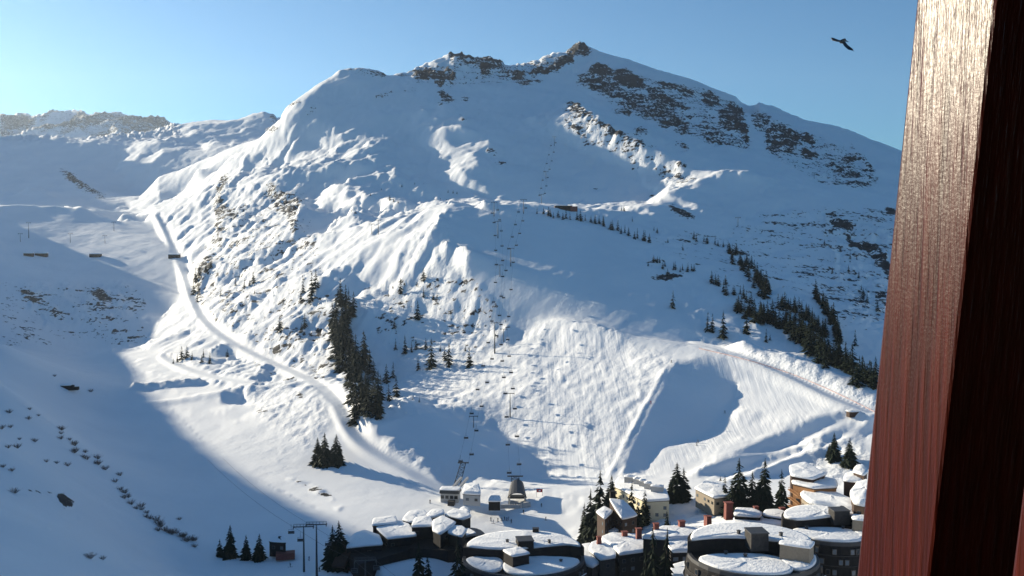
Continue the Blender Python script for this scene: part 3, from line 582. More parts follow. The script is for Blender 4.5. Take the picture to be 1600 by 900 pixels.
# ------------------------------------------------------------------ mesh kit
class MB:
    "collects shapes, links them as one mesh object"
    def __init__(s): s.v = []; s.f = []; s.m = []; s.mi = 0
    def add(s, vs, fs):
        b = len(s.v); s.v += [tuple(p) for p in vs]; s.f += [tuple(b + i for i in f) for f in fs]; s.m += [s.mi] * len(fs); return s
    def box(s, c, size, rz=0.0, taper=1.0):
        a, b, h = size[0] / 2, size[1] / 2, size[2]; cs, sn = math.cos(rz), math.sin(rz); P = []
        for z, k in ((0, 1.0), (h, taper)):
            for x, y in ((-a, -b), (a, -b), (a, b), (-a, b)): P.append((c[0] + (x * cs - y * sn) * k, c[1] + (x * sn + y * cs) * k, c[2] + z))
        return s.add(P, [(3,2,1,0),(4,5,6,7),(0,1,5,4),(1,2,6,5),(2,3,7,6),(3,0,4,7)])
    def tube(s, p, q, r0, r1=None, n=6):
        r1 = r0 if r1 is None else r1; p = Vector(p); q = Vector(q); d = (q - p)
        if d.length < 1e-6: return s
        d.normalize(); a = d.orthogonal().normalized(); b = d.cross(a); P = []
        for c, r in ((p, r0), (q, r1)):
            for i in range(n): t = 2 * math.pi * i / n; P.append(c + a * (math.cos(t) * r) + b * (math.sin(t) * r))
        F = [(i, (i + 1) % n, n + (i + 1) % n, n + i) for i in range(n)] + [tuple(reversed(range(n))), tuple(range(n, 2 * n))]
        return s.add(P, F)
    def bar(s, p, q, w, h):
        "rectangular beam between two points"
        p = Vector(p); q = Vector(q); d = (q - p).normalized(); up = Vector((0, 0, 1)) if abs(d.z) < .95 else Vector((0, 1, 0))
        a = d.cross(up).normalized() * (w / 2); b = a.cross(d).normalized() * (h / 2); P = []
        for c in (p, q): P += [c - a - b, c + a - b, c + a + b, c - a + b]
        return s.add(P, [(3,2,1,0),(4,5,6,7),(0,1,5,4),(1,2,6,5),(2,3,7,6),(3,0,4,7)])
    def prism(s, poly, z0, z1):
        "poly: list of (x,y[,ztop])"
        n = len(poly); P = [(p[0], p[1], z0) for p in poly] + [(p[0], p[1], p[2] if len(p) > 2 else z1) for p in poly]
        return s.add(P, [(i, (i + 1) % n, n + (i + 1) % n, n + i) for i in range(n)] + [tuple(reversed(range(n))), tuple(range(n, 2 * n))])
    def build(s, name, mat, parent=None, smooth=False, at=None):
        me = bpy.data.meshes.new(name); v = s.v
        if at is not None: v = [(p[0] - at[0], p[1] - at[1], p[2] - at[2]) for p in v]
        me.from_pydata(v, [], s.f)
        for m in (mat if isinstance(mat, (list, tuple)) else [mat]): me.materials.append(m)
        if s.mi: me.polygons.foreach_set('material_index', s.m)
        bm = bmesh.new(); bm.from_mesh(me); bmesh.ops.recalc_face_normals(bm, faces=bm.faces); bm.to_mesh(me); bm.free()
        if smooth: me.polygons.foreach_set('use_smooth', [True] * len(me.polygons))
        o = bpy.data.objects.new(name, me); COL.objects.link(o)
        if at is not None and parent is None: o.location = at
        if parent: o.parent = parent
        return o
def ccw(poly):
    a = sum(p[0] * q[1] - q[0] * p[1] for p, q in zip(poly, poly[1:] + poly[:1]))
    return poly if a > 0 else poly[::-1]

M = {}
M['snow'] = mat('roof_snow', (.84, .855, .87), .75, spec=.15, noise=(.25, (.90, .90, .90), .3), bump=(1.3, .6, .3))
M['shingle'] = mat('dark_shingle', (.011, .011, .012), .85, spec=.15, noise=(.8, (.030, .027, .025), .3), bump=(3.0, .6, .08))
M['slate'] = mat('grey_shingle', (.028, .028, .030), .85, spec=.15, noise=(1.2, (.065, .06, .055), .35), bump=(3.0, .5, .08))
M['tan'] = mat('tan_boards', (.22, .18, .13), .75, noise=(1.5, (.30, .25, .19), .3))
M['wood'] = mat('orange_boards', (.26, .12, .045), .65, noise=(1.2, (.36, .19, .08), .3))
M['brown'] = mat('brown_boards', (.032, .018, .012), .8, noise=(1.0, (.065, .036, .024), .35))
M['red'] = mat('rust_red_chimney', (.17, .045, .035), .75, noise=(2.0, (.24, .08, .06), .3))
M['cream'] = mat('cream_render', (.62, .54, .36), .85, noise=(.6, (.70, .63, .46), .3))
M['concrete'] = mat('pale_concrete', (.42, .41, .39), .85, noise=(.7, (.5, .49, .47), .3))
M['glass'] = mat('dark_glass', (.02, .025, .03), .12, spec=.6)
M['paleglass'] = mat('curtained_window', (.11, .14, .17), .25, spec=.5)
M['frame'] = mat('window_trim', (.12, .105, .09), .6)
M['steel'] = mat('galvanised_steel', (.16, .17, .18), .45, .6)
M['dsteel'] = mat('dark_painted_steel', (.05, .055, .06), .5, .3)
M['ssteel'] = mat('weathered_steel', (.10, .085, .075), .6, .2, noise=(2, (.17, .13, .10), .3))
M['needle'] = mat('fir_needles', (.007, .012, .007), .85, spec=.1, noise=(.9, (.016, .024, .013), .3))
M['bark'] = mat('fir_bark', (.07, .05, .035), .9)
M['twig'] = mat('bare_twigs', (.11, .075, .06), .85, noise=(2, (.17, .12, .10), .3))
M['roofing'] = mat('black_roof_membrane', (.035, .036, .04), .5, noise=(.5, (.06, .06, .062), .3))
M['rock'] = mat('grey_rock', (.04, .038, .036), .9, noise=(.7, (.12, .105, .09), .3), bump=(1.2, .8, .3))
M['black'] = mat('black_feathers', (.008, .008, .010), .45)
M['redcloth'] = mat('red_fabric', (.55, .04, .04), .7)
M['orangenet'] = mat('red_safety_net', (.58, .42, .40), .8)

def px(u, v, z):
    "point at height z on the sight line of a photo pixel"
    tx, t = ray(u, v); D = z / float(t); return Vector((float(tx) * D, D, z))

def snow_cap(name, poly, h, parent, lump=.25, seed=0, over=.25, at=None):
    "rounded slab of snow lying on a roof outline (list of 3D points)"
    rnd = random.Random(seed); poly = ccw([tuple(p) for p in poly]); P = []
    for a, b in zip(poly, poly[1:] + poly[:1]):
        L = math.dist(a, b); k = max(2, min(9, int(L / 1.6)))
        for i in range(k):
            f = i / k; P.append(Vector(a) * (1 - f) + Vector(b) * f)
    P = [P[i - 1] * .12 + P[i] * .76 + P[(i + 1) % len(P)] * .12 for i in range(len(P))]
    n = len(P); c = sum(P, Vector()) / n
    R_ = sum((p - c).length for p in P) / n
    w = [1 + rnd.uniform(-1, 1) * lump * .5 for _ in range(n)]; w = [(w[i - 1] + 2 * w[i] + w[(i + 1) % n]) / 4 for i in range(n)]
    rings = [(over, 0.0), (over + .1, h * .45), (over * .8, h * .82), (-.12, h * .98), (-.8, h * 1.02), (-R_ * .45, h * 1.12), (-R_ * .75, h * 1.2)]
    V = []
    for k, (o, z) in enumerate(rings):
        for i, p in enumerate(P):
            d = (c - p); L = max(d.length, .01); f = min(-o / L, .92) if o < 0 else -o / L
            q = p + d * f; zz = q.z + z * w[i] + (.28 * lump * math.sin(q.x * .9 + seed) * math.cos(q.y * .7 - seed) + rnd.uniform(-1, 1) * .09 if k > 3 else 0); V.append((q.x, q.y, zz))
    F = [(k * n + i, k * n + (i + 1) % n, (k + 1) * n + (i + 1) % n, (k + 1) * n + i) for k in range(len(rings) - 1) for i in range(n)]
    V.append((c.x, c.y, c.z + h * 1.15)); t = (len(rings) - 1) * n
    F += [(t + i, t + (i + 1) % n, len(V) - 1) for i in range(n)]; F.append(tuple(reversed(range(n))))
    m = MB(); m.add(V, F)
    return m.build(name, M['snow'], parent, smooth=True, at=at)

def rel(o): return Vector(o.location)
def windows_on(parent, at, a, b, z0, z1, nx, nz, w=1.1, h=1.2, glass='glass', skip=0.0, seed=0, name='window'):
    "rows of framed windows on the wall between plan points a and b (b to the right seen from outside)"
    rnd = random.Random(seed); a = Vector((a[0], a[1], 0)); b = Vector((b[0], b[1], 0)); d = (b - a); L = d.length; d.normalize(); n = Vector((d.y, -d.x, 0))
    for k in range(nz):
        for i in range(nx):
            if rnd.random() < skip: continue
            c = a + d * (L * (i + .5) / nx); z = z0 + (z1 - z0) * (k + .5) / nz
            f = MB(); p = c + n * .03
            f.bar(p - d * (w / 2 + .1) + Vector((0, 0, z)), p + d * (w / 2 + .1) + Vector((0, 0, z)), .08, h + .2)
            fo = f.build(name, M['frame'], parent, at=at)
            g = MB(); p = c + n * .085
            g.bar(p - d * w / 2 + Vector((0, 0, z)), p + d * w / 2 + Vector((0, 0, z)), .04, h)
            g.build('pane', M[glass if rnd.random() > .25 else 'paleglass'], fo, at=(0, 0, 0) if at is None else at)

# ------------------------------------------------------------------ conifers
def conifer_mesh(h, r, tiers, arms, seed, trunk=True):
    rnd = random.Random(seed); m = MB()
    for k in range(tiers):
        f = k / (tiers - 1); z = h * (.06 + .92 * f); R0 = r * (1 - f) ** .85 * rnd.uniform(.85, 1.1) + .05 * r
        na = max(4, int(arms * (1 - f * .55)))
        off = rnd.uniform(0, 6.28)
        for i in range(na):
            if rnd.random() < .10: continue
            a = off + 6.283 * i / na + rnd.uniform(-.25, .25); L = R0 * rnd.uniform(.65, 1.15); dr = L * rnd.uniform(.25, .5); w = L * rnd.uniform(.22, .34)
            d = Vector((math.cos(a), math.sin(a), 0)); s = Vector((-d.y, d.x, 0)); up = Vector((0, 0, 1)); z_ = z + rnd.uniform(-.5, .5) * h / tiers
            base = up * z_ + d * (.03 * r); mid = base + d * L * .55 - up * dr * .35; tip = base + d * L - up * dr
            m.add([base + up * (h / tiers * .55), mid + s * w + up * .0 - up * w * .5, mid - s * w - up * w * .5, tip, mid + up * w * .35], [(0, 1, 4), (0, 4, 2), (1, 3, 4), (4, 3, 2)])
    m.tube((0, 0, h * .86), (0, 0, h * 1.02), r * .06, .01, 4)
    return m
def trunk_mesh(h, r): return MB().tube((0, 0, -.8), (0, 0, h * .5), r * .10, r * .05, 7).tube((0, 0, h * .5), (0, 0, h * .95), r * .05, .02, 5)
BIG = []      # full trees: empty > crown, trunk
for k in range(3):
    e = empty('fir_tree', label='tall dark fir tree', cat='tree')
    h = 14.0; conifer_mesh(h, 3.3 + .35 * k, 24, 14, 90 + k).build('crown', M['needle'], e); trunk_mesh(h, 2.6).build('trunk', M['bark'], e)
    BIG.append([e, False])
SMALL = []
for k in range(4):
    m = conifer_mesh(14.0, 2.6 + .35 * k, 11, 8, 40 + k); m.tube((0, 0, -1.2), (0, 0, 12), .28, .05, 4)
    o = m.build('fir_tree', M['needle']); SMALL.append([o, False])
rt = random.Random(5)
TREES = 0
def plant(u, v, hpx, label, group=None, big=False, D=None, w=1.2, p=None):
    global TREES
    if p is None: p = W(u, v, D) if D else pick(u, v)
    if p is None: return None
    L = BIG if big else SMALL; k = rt.randrange(len(L)); src, used = L[k]
    if used: o = copy_tree(src)
    else: o = src; L[k][1] = True
    h = hpx * p.y / F; s = h / 14.0; q = rt.uniform(.85, 1.15) * w
    o.location = (p.x, p.y, p.z - .25); o.rotation_euler = (rt.uniform(-.03, .03), rt.uniform(-.03, .03), rt.uniform(0, 6.28)); o.scale = (s * q, s * q, s)
    o['label'] = label; o['category'] = 'tree'
    if group: o['group'] = group
    elif 'group' in o: del o['group']
    TREES += 1
    return o
def band(pts, widths, n, h0, h1, label, group, seed, w=1.35):
    rnd = random.Random(seed); L = [0]
    for a, b in zip(pts, pts[1:]): L.append(L[-1] + math.dist(a, b))
    for i in range(n):
        d = L[-1] * (i + rnd.random()) / n; k = max(j for j in range(len(L)) if L[j] <= d); k = min(k, len(pts) - 2); f = (d - L[k]) / (L[k + 1] - L[k])
        wd = widths[0] + (widths[1] - widths[0]) * d / L[-1]
        u = pts[k][0] + (pts[k + 1][0] - pts[k][0]) * f; v = pts[k][1] + (pts[k + 1][1] - pts[k][1]) * f
        dx, dy = pts[k + 1][0] - pts[k][0], pts[k + 1][1] - pts[k][1]; n_ = math.hypot(dx, dy); o = rnd.uniform(-1, 1) * wd
        hh = h0 + (h1 - h0) * d / L[-1]
        plant(u - dy / n_ * o, v + dx / n_ * o, hh * rnd.uniform(.7, 1.15), label, group, w=w)
G1 = 'firs of the dense grove beside the winding track'
band([(541,470),(535,520),(545,560),(562,600),(580,660)], [12, 30], 60, 34, 52, 'dark fir in the dense grove running down beside the winding snow track', G1, 1)
G2 = 'firs in the long belt down the right hand ridge'
BELT = [([(1140,395),(1168,425),(1200,462)], [8, 10], 18, 17, 25, 'dark fir in the narrow upper tongue of the belt on the right slope'),
 ([(1150,487),(1195,503),(1245,520)], [7, 10], 18, 26, 32, 'dark fir in the left foot of the belt, above the lumpy snow bank'),
 ([(1215,475),(1260,500),(1290,530)], [10, 12], 16, 22, 28, 'dark fir in the middle of the belt on the right slope'),
 ([(1240,525),(1270,550),(1310,578),(1372,608)], [9, 12], 34, 36, 38, 'dark fir in the dense lower end of the belt running to the reddish post'),
 ([(1270,460),(1300,500),(1312,560)], [5, 7], 14, 24, 30, 'dark fir along the upper right edge of the belt on the right slope')]
for k, (a_, b_, n_, h0_, h1_, l_) in enumerate(BELT): band(a_, b_, n_, h0_, h1_, l_, G2 + ', ' + l_.split(',')[0].replace('dark fir ', ''), 3 + k, w=1.5)
def belt_mass():
    "the rest of the belt: trees standing behind and between the ones above, as one mass"
    rnd = random.Random(77); src = [s_[0].data for s_ in SMALL]; V_ = []; F_ = []; n0 = 0
    arr = []
    for me in src:
        v_ = np.empty(len(me.vertices) * 3, np.float32); me.vertices.foreach_get('co', v_); arr.append((v_.reshape(-1, 3), [tuple(p.vertices) for p in me.polygons]))
    for (pts, wd, n_, h0_, h1_, l_) in BELT + [([(541,470),(535,520),(545,560),(562,600),(580,655)], [10, 26], 14, 30, 44, '')]:
        for i in range(int(n_ * 2.0)):
            d = (len(pts) - 1) * rnd.random(); k = min(int(d), len(pts) - 2); f = d - k; o = rnd.gauss(0, .7) * (wd[0] + (wd[1] - wd[0]) * d / (len(pts) - 1))
            u = pts[k][0] + (pts[k + 1][0] - pts[k][0]) * f + o * .6; v = pts[k][1] + (pts[k + 1][1] - pts[k][1]) * f - abs(o) * .5; p = pick(u, v)
            if p is None: continue
            h = (h0_ + (h1_ - h0_) * d / (len(pts) - 1)) * rnd.uniform(.55, 1.05) * p.y / F / 14; vv, ff = arr[rnd.randrange(len(arr))]; a = rnd.uniform(0, 6.28); c_, s_ = math.cos(a), math.sin(a); w_ = h * rnd.uniform(1.2, 1.6)
            x = (vv[:, 0] * c_ - vv[:, 1] * s_) * w_ + p.x; y = (vv[:, 0] * s_ + vv[:, 1] * c_) * w_ + p.y; z = vv[:, 2] * h + p.z - .3
            V_ += list(zip(x.tolist(), y.tolist(), z.tolist())); F_ += [tuple(j + n0 for j in t) for t in ff]; n0 += len(vv)
    m = MB(); m.add(V_, F_); tag(m.build('fir_thicket', M['needle']), 'uncounted firs filling the dense parts of the groves', kind='stuff')
belt_mass()
G3 = 'small firs along the crest of the shaded piste'
band([(838,332),(868,341),(905,344),(935,350),(965,362),(1018,382)], [1.5, 2], 28, 14, 17, 'small fir in the row along the crest above the wide shaded piste', G3, 8)
G4 = 'scattered small firs on the shaded right slope'
lb4 = 'small dark fir scattered on the blue shaded slope right of the wide piste'
band([(1010,418),(1045,422),(1085,432)], [12, 8], 14, 11, 14, lb4, G4, 9)
band([(1080,372),(1105,382),(1140,388)], [3, 2], 8, 14, 10, lb4, G4, 10)
band([(1110,440),(1140,455),(1175,475)], [8, 8], 12, 18, 22, lb4, G4, 11)
band([(1290,420),(1330,400),(1380,470)], [36, 22], 10, 11, 14, lb4, G4, 12)
band([(985,340),(1020,365),(1080,400)], [8, 8], 5, 8, 10, lb4, G4, 13)
G5 = 'small firs scattered over the sunlit left flank'
lb5 = 'small fir standing alone on the bumpy sunlit flank left of the dense grove'
for u, v, h in [(437,518,26),(476,512,24),(471,519,16),(474,458,30),(487,460,36),(493,450,30),(486,472,24),(470,470,16),(312,430,18),(306,440,18),(322,424,16),(330,418,12),(303,460,22),(308,472,22),(368,446,14),(382,450,14),(396,442,18),(390,446,12),(345,462,12),(398,458,7)]: plant(u, v, h, lb5, G5)
G6 = 'firs on the broken snow between the grove and the chairlift'
lb6 = 'fir on broken snow between the dense grove and the lower chairlift'
for u, v, h in [(616,513,17),(626,458,26),(607,463,8),(653,497,28),(662,438,20),(677,468,11),(662,464,18),(683,465,9),(633,552,30),(618,546,18),(643,550,18),(650,545,16),(665,545,18),(695,562,20),(727,548,12),(653,578,22),(655,628,10),(645,624,8),(619,620,32),(608,625,26),(673,576,48),(701,572,38),(733,573,32),(604,598,30),(614,590,26),(688,548,10)]: plant(u, v, h, lb6, G6)
G7 = 'small firs on the rocky knoll above the valley floor'
lb7 = 'small fir on the rocky knoll between the valley floor and the track'
for u, v, h in [(284,562,22),(277,566,14),(292,559,20),(300,562,15),(318,558,14),(328,568,20),(355,558,14),(315,566,12),(271,568,10)]: plant(u, v, h, lb7, G7)
G8 = 'tiny firs high on the mountain shoulder'
lb8 = 'tiny fir high on the shaded shoulder above the sunlit hump'
for u, v, h in [(609,313,9),(615,315,7),(622,317,5),(579,306,5),(628,292,5),(700,301,6),(708,302,6),(714,303,5),(596,297,4),(648,288,4),(971,329,9),(975,330,10)]: plant(u, v, h, lb8, G8)
# trees one can pick out
for u, v, h, lb in [
 (1105,518,32,'broad fir in the left pair above the end of the shaded piste'),(1113,517,28,'fir touching the right side of the broad pair above the shaded piste'),(1130,528,44,'tall lone fir standing lowest at the left end of the tree belt'),
 (1051,481,28,'lone thin fir on the edge of the wide shaded piste'),(1167,520,36,'fir with a wide crown second along the foot of the belt'),(1197,534,22,'short fir standing in front of the belt above the lumpy snow bank'),(1203,531,10,'very small fir right beside the short one before the belt'),
 (1336,540,26,'lone fir on the smooth slope below the right hand rocks'),(1346,592,36,'tall pointed fir rising above the belt near the post'),(1371,486,18,'lone fir below the rocks close to the reddish post')]:
    plant(u, v, h, lb)
for u, v, h, lb in [
 (497,724,42,'leftmost fir of the small sunlit clump below the winding track'),(508,726,52,'tallest fir of the small clump below the winding track'),(519,726,30,'low fir between the two tall ones of the clump by the track'),(526,725,48,'rightmost fir of the small clump below the winding track'),
 (1304,718,44,'fir on the snowy mound left of its twin, above the wooden chalets'),(1327,728,46,'fir on the snowy mound nearest the post, above the wooden chalets'),(1296,712,20,'low fir behind the left one on the snowy mound')]:
    plant(u, v, h, lb, big=True)
# ------------------------------------------------------------------ village
ZV = -122.0
def house(name, label, cat, roofs, base, wallmat='shingle', snow=.9, group=None, inset=.25, eave=.35, win=None, seed=1):
    """roofs: list of (photo outline, roof height or one per corner, drop to wall foot or None). One building of one or more volumes."""
    allp = [px(u, v, z if not isinstance(z, (list, tuple)) else z[i]) for pl, z, *_ in roofs for i, (u, v) in enumerate(pl)]
    c = sum(allp, Vector()) / len(allp); root = empty(name, (c.x, c.y, base), label=label, cat=cat, group=group); at = Vector((c.x, c.y, base))
    for k, r in enumerate(roofs):
        pl, z = r[0], r[1]; wm = r[2] if len(r) > 2 and r[2] else wallmat; zb = r[3] if len(r) > 3 and r[3] is not None else base
        P = [px(u, v, z if not isinstance(z, (list, tuple)) else z[i]) for i, (u, v) in enumerate(pl)]; P = ccw([tuple(p) for p in P]); P = [Vector(p) for p in P]
        cc = sum(P, Vector()) / len(P)
        q = []
        for p in P:
            d = (cc - p); L = max((d.x ** 2 + d.y ** 2) ** .5, .01); q.append((p.x + d.x / L * inset * (1 + .001 * k), p.y + d.y / L * inset, p.z - eave - .005 * k))
        w = MB().prism(q, zb - .01 * k, None); wo = w.build('wall', M[wm], root, at=at)
        e = MB(); n = len(P)
        e.add([(p.x, p.y, p.z - eave + .02) for p in P] + [(p.x, p.y, p.z - .03) for p in P], [(i, (i + 1) % n, n + (i + 1) % n, n + i) for i in range(n)] + [tuple(range(n)), tuple(range(n, 2 * n))])
        ro = e.build('roof', M['brown' if wm in ('wood', 'brown') else 'slate'], root, at=at)
        sc_ = snow_cap('roof_snow', P, snow, ro, seed=seed * 31 + k, at=at)
        if win and k < len(win) and win[k]:
            nz, w_, h_, gl, sk = win[k]
            for i in range(n):
                a, b = q[i], q[(i + 1) % n]; L = math.hypot(b[0] - a[0], b[1] - a[1]); nn = ((b[1] - a[1]) / L, -(b[0] - a[0]) / L) if L > .1 else (0, 0)
                mid = ((a[0] + b[0]) / 2, (a[1] + b[1]) / 2)
                if L < 3 or nn[0] * -mid[0] + nn[1] * -mid[1] <= .15 * math.hypot(*mid): continue
                zt = min(a[2], b[2]) - .4; windows_on(root, at, a, b, max(zb + .6, zt - 3.0 * nz), zt, max(1, int(L / 3.0)), nz, w_, h_, gl, sk, seed + i)
    return root, at

def chimney(u, v, w, h, z, label, mat_='red', group=None, parent=None, at=None, name='chimney'):
    p = px(u, v, z); m = MB(); m.box((p.x, p.y, p.z - 1.2), (w, w * .8, h + 1.2), .2, .9); m.box((p.x, p.y, p.z + h), (w * 1.12, w * .92, .25), .2)
    o = m.build(name, M[mat_], parent, at=at); return o

# -- long dark block with stepped roofs, bottom centre
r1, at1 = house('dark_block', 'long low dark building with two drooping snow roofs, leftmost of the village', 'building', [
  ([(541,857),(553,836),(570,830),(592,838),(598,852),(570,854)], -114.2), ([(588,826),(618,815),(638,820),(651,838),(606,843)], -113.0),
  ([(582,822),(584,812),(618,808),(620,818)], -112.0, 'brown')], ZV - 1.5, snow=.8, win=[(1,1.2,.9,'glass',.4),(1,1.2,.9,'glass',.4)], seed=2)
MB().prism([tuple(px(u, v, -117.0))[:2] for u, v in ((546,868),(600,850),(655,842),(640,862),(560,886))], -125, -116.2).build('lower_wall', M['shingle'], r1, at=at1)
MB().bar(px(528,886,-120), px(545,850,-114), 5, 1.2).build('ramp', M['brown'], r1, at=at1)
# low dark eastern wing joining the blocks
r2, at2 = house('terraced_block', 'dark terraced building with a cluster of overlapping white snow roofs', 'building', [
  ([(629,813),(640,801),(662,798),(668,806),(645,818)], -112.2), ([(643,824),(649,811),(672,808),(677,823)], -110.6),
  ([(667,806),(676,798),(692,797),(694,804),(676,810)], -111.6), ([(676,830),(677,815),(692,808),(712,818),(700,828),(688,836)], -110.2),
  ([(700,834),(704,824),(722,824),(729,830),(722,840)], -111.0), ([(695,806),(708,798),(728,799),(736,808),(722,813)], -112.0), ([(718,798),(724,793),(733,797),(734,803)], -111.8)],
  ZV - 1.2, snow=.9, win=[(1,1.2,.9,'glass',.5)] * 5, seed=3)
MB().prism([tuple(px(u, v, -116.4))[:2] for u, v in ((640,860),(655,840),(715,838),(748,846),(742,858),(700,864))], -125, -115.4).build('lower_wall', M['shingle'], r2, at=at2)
# dark curved hall
hall_c = px(735, 828, -113.5); H0 = empty('curved_hall', (hall_c.x, hall_c.y, ZV - 1), .25, 'dark hall with a curved roof at the right end of the snow roofed cluster', 'building')
m = MB(); segs = 12; PR = []
for i in range(segs + 1):
    a = math.pi * i / segs; PR.append((-7.0 * math.cos(a) * 1.05, 5.2 * math.sin(a) ** .8 + 3.2))
V_ = [(x, -4.5, z) for x, z in PR] + [(x, 5.5, z) for x, z in PR] + [(PR[0][0], -4.5, 0), (PR[-1][0], -4.5, 0), (PR[0][0], 5.5, 0), (PR[-1][0], 5.5, 0)]; n = segs + 1; b = 2 * n
m.add(V_, [tuple(range(n)) + (b + 1, b), tuple(reversed(range(n, 2 * n))) + (b + 2, b + 3), (0, n, b + 2, b), (n - 1, b + 1, b + 3, 2 * n - 1)]); m.build('wall', M['shingle'], H0)
m = MB(); m.add([(x * 1.03, -5.0, z * 1.02 + .05) for x, z in PR] + [(x * 1.03, 6.0, z * 1.02 + .05) for x, z in PR], [(i, i + 1, n + i + 1, n + i) for i in range(n - 1)]); ro = m.build('roof', M['roofing'], H0)
MB().bar((1.5, -4.62, 0), (1.5, -4.62, 5.5), .3, .5).build('post', M['brown'], H0)
snow_cap('roof_snow', [(-5.5, 0, 7.0), (-2, -3, 8.2), (2, -1.5, 8.4), (0, 5, 8.4), (-5, 5, 7.2)], .5, ro, seed=8)

# -- rounded apartment blocks with terraced roofs
def round_block(label, u, v, z, R_, ry, zstep, base, towers, win_rows, seed, rot=0.0, wallm='shingle', step=.05, lobes=None):
    """z: upper roof; lower roof zstep below. (u,v) is the middle of the whole plan at height z. ry squeezes the plan front to back"""
    c = px(u, v, z); at = Vector((c.x, c.y, base)); root = empty('round_block', at, label=label, cat='building')
    rnd = random.Random(seed); N = 30
    def ring(r, z_, squash=ry, k=N): return [(c.x + r * math.cos(2 * math.pi * i / k + rot), c.y + r * squash * math.sin(2 * math.pi * i / k + rot), z_) for i in range(k)]
    zl = z - zstep
    # lower drum: shingled wall leaning inwards as it rises
    m = MB(); a_ = ring(R_ * 1.20, base); b_ = ring(R_ * 1.02, zl - 1.2); c_ = ring(R_, zl); m.add(a_ + b_ + c_, [(i, (i + 1) % N, N + (i + 1) % N, N + i) for i in range(N)] + [(N + i, N + (i + 1) % N, 2 * N + (i + 1) % N, 2 * N + i) for i in range(N)] + [tuple(range(2 * N, 3 * N))])
    m.build('wall', M[wallm], root, at=at)
    # upper tier: back part, its front face is a concave dark step
    th = [math.pi * (.02 + .96 * i / 16) for i in range(17)]
    back = [(c.x + R_ * 1.005 * math.cos(t), c.y + R_ * 1.005 * ry * math.sin(t), z) for t in th]
    xs = [(1 - 2 * i / 10) for i in range(1, 10)]
    front = [(c.x - R_ * .97 * x, c.y + R_ * ry * (step + .16 * math.sin(x * 2.2 + seed)), z) for x in xs]
    poly = back + front
    m = MB().prism(poly, zl - .3, z); m.build('wall', M[wallm], root, at=at)
    inner = [(c.x + (p[0] - c.x) * .95, c.y + (p[1] - c.y) * .95 + .15, z + .02) for p in poly]
    m = MB().prism([(p[0], p[1], z + .02) for p in inner], z - .1, z + .02); rf = m.build('roof', M['roofing'], root, at=at)
    snow_cap('roof_snow', inner, .75, rf, seed=seed, over=-.1, at=at)
    rp = MB()   # parapet rim of the lower roof
    rr = ring(R_ * 1.0, zl + .45); ri = ring(R_ * .95, zl + .45); rb = ring(R_ * 1.01, zl - .5)
    rp.add(rr + ri + rb, [(i, (i + 1) % N, N + (i + 1) % N, N + i) for i in range(N)] + [(2 * N + i, 2 * N + (i + 1) % N, (i + 1) % N, i) for i in range(N)]); pr = rp.build('parapet', M['roofing'], root, at=at)
    for k, (x0, x1, y0, y1) in enumerate(lobes or [(-.99, -.33, -.80, -.02), (-.34, .99, -.97, -.02)]):
        e = []; 
        for i in range(20):
            t = 2 * math.pi * i / 20; x = (x0 + x1) / 2 + (x1 - x0) / 2 * math.copysign(abs(math.cos(t)) ** .75, math.cos(t)); y = (y0 + y1) / 2 + (y1 - y0) / 2 * math.copysign(abs(math.sin(t)) ** .75, math.sin(t))
            L = math.hypot(x, y)
            if L > .95: x, y = x / L * .95, y / L * .95
            e.append((c.x + x * R_, c.y + y * R_ * ry, zl + .03))
        snow_cap('roof_snow', e, 1.0, pr, seed=seed + 5 + k, over=0, at=at)
    for k, (x, y, w, d, h0, h1, rz, wm, sn) in enumerate(towers):   # stair heads and roof rooms
        tx_, ty_ = c.x + x * R_, c.y + y * R_ * ry; m = MB().box((tx_, ty_, z + h0), (w, d, h1 - h0), rz, .97); o = m.build('roof_room', M[wm], root, at=at)
        cs, sn_ = math.cos(rz), math.sin(rz); cor = [(tx_ + (a * cs - b * sn_) * .52, ty_ + (a * sn_ + b * cs) * .52, z + h1 + .02) for a, b in ((-w, -d), (w, -d), (w, d), (-w, d))]
        if sn: snow_cap('snow', cor, sn, o, seed=seed + 40 + k, over=.15, at=at)
        else: MB().prism([(p[0], p[1]) for p in cor], z + h1, z + h1 + .3).build('cap', M['roofing'], o, at=at)
    for k in range(1, win_rows + 1):     # storey ledges
        zz = zl - .4 - 2.9 * k; f_ = max(0, (zl - 1.2 - zz) / (zl - 1.2 - base)); rr_ = R_ * (1.02 + .18 * f_) + .25
        a_ = ring(rr_, zz); b_ = ring(rr_, zz + .3); c_ = ring(rr_ - .6, zz + .3); lg = MB(); lg.add(a_ + b_ + c_, [(i, (i + 1) % N, N + (i + 1) % N, N + i) for i in range(N)] + [(N + i, N + (i + 1) % N, 2 * N + (i + 1) % N, 2 * N + i) for i in range(N)]); lg.build('ledge', M['slate'], root, at=at)
    for k in range(5):                   # vents and flues poking through the snow
        t = rnd.uniform(0, 6.28); q = rnd.uniform(.25, .8); x_, y_ = c.x + R_ * q * math.cos(t), c.y + R_ * ry * q * math.sin(t); zz = z if y_ > c.y + R_ * ry * .12 else zl
        v_ = MB(); v_.box((x_, y_, zz), (.7, .7, 1.7), t); v_.box((x_, y_, zz + 1.7), (.95, .95, .18), t); v_.build('vent', M['roofing'], root, at=at)
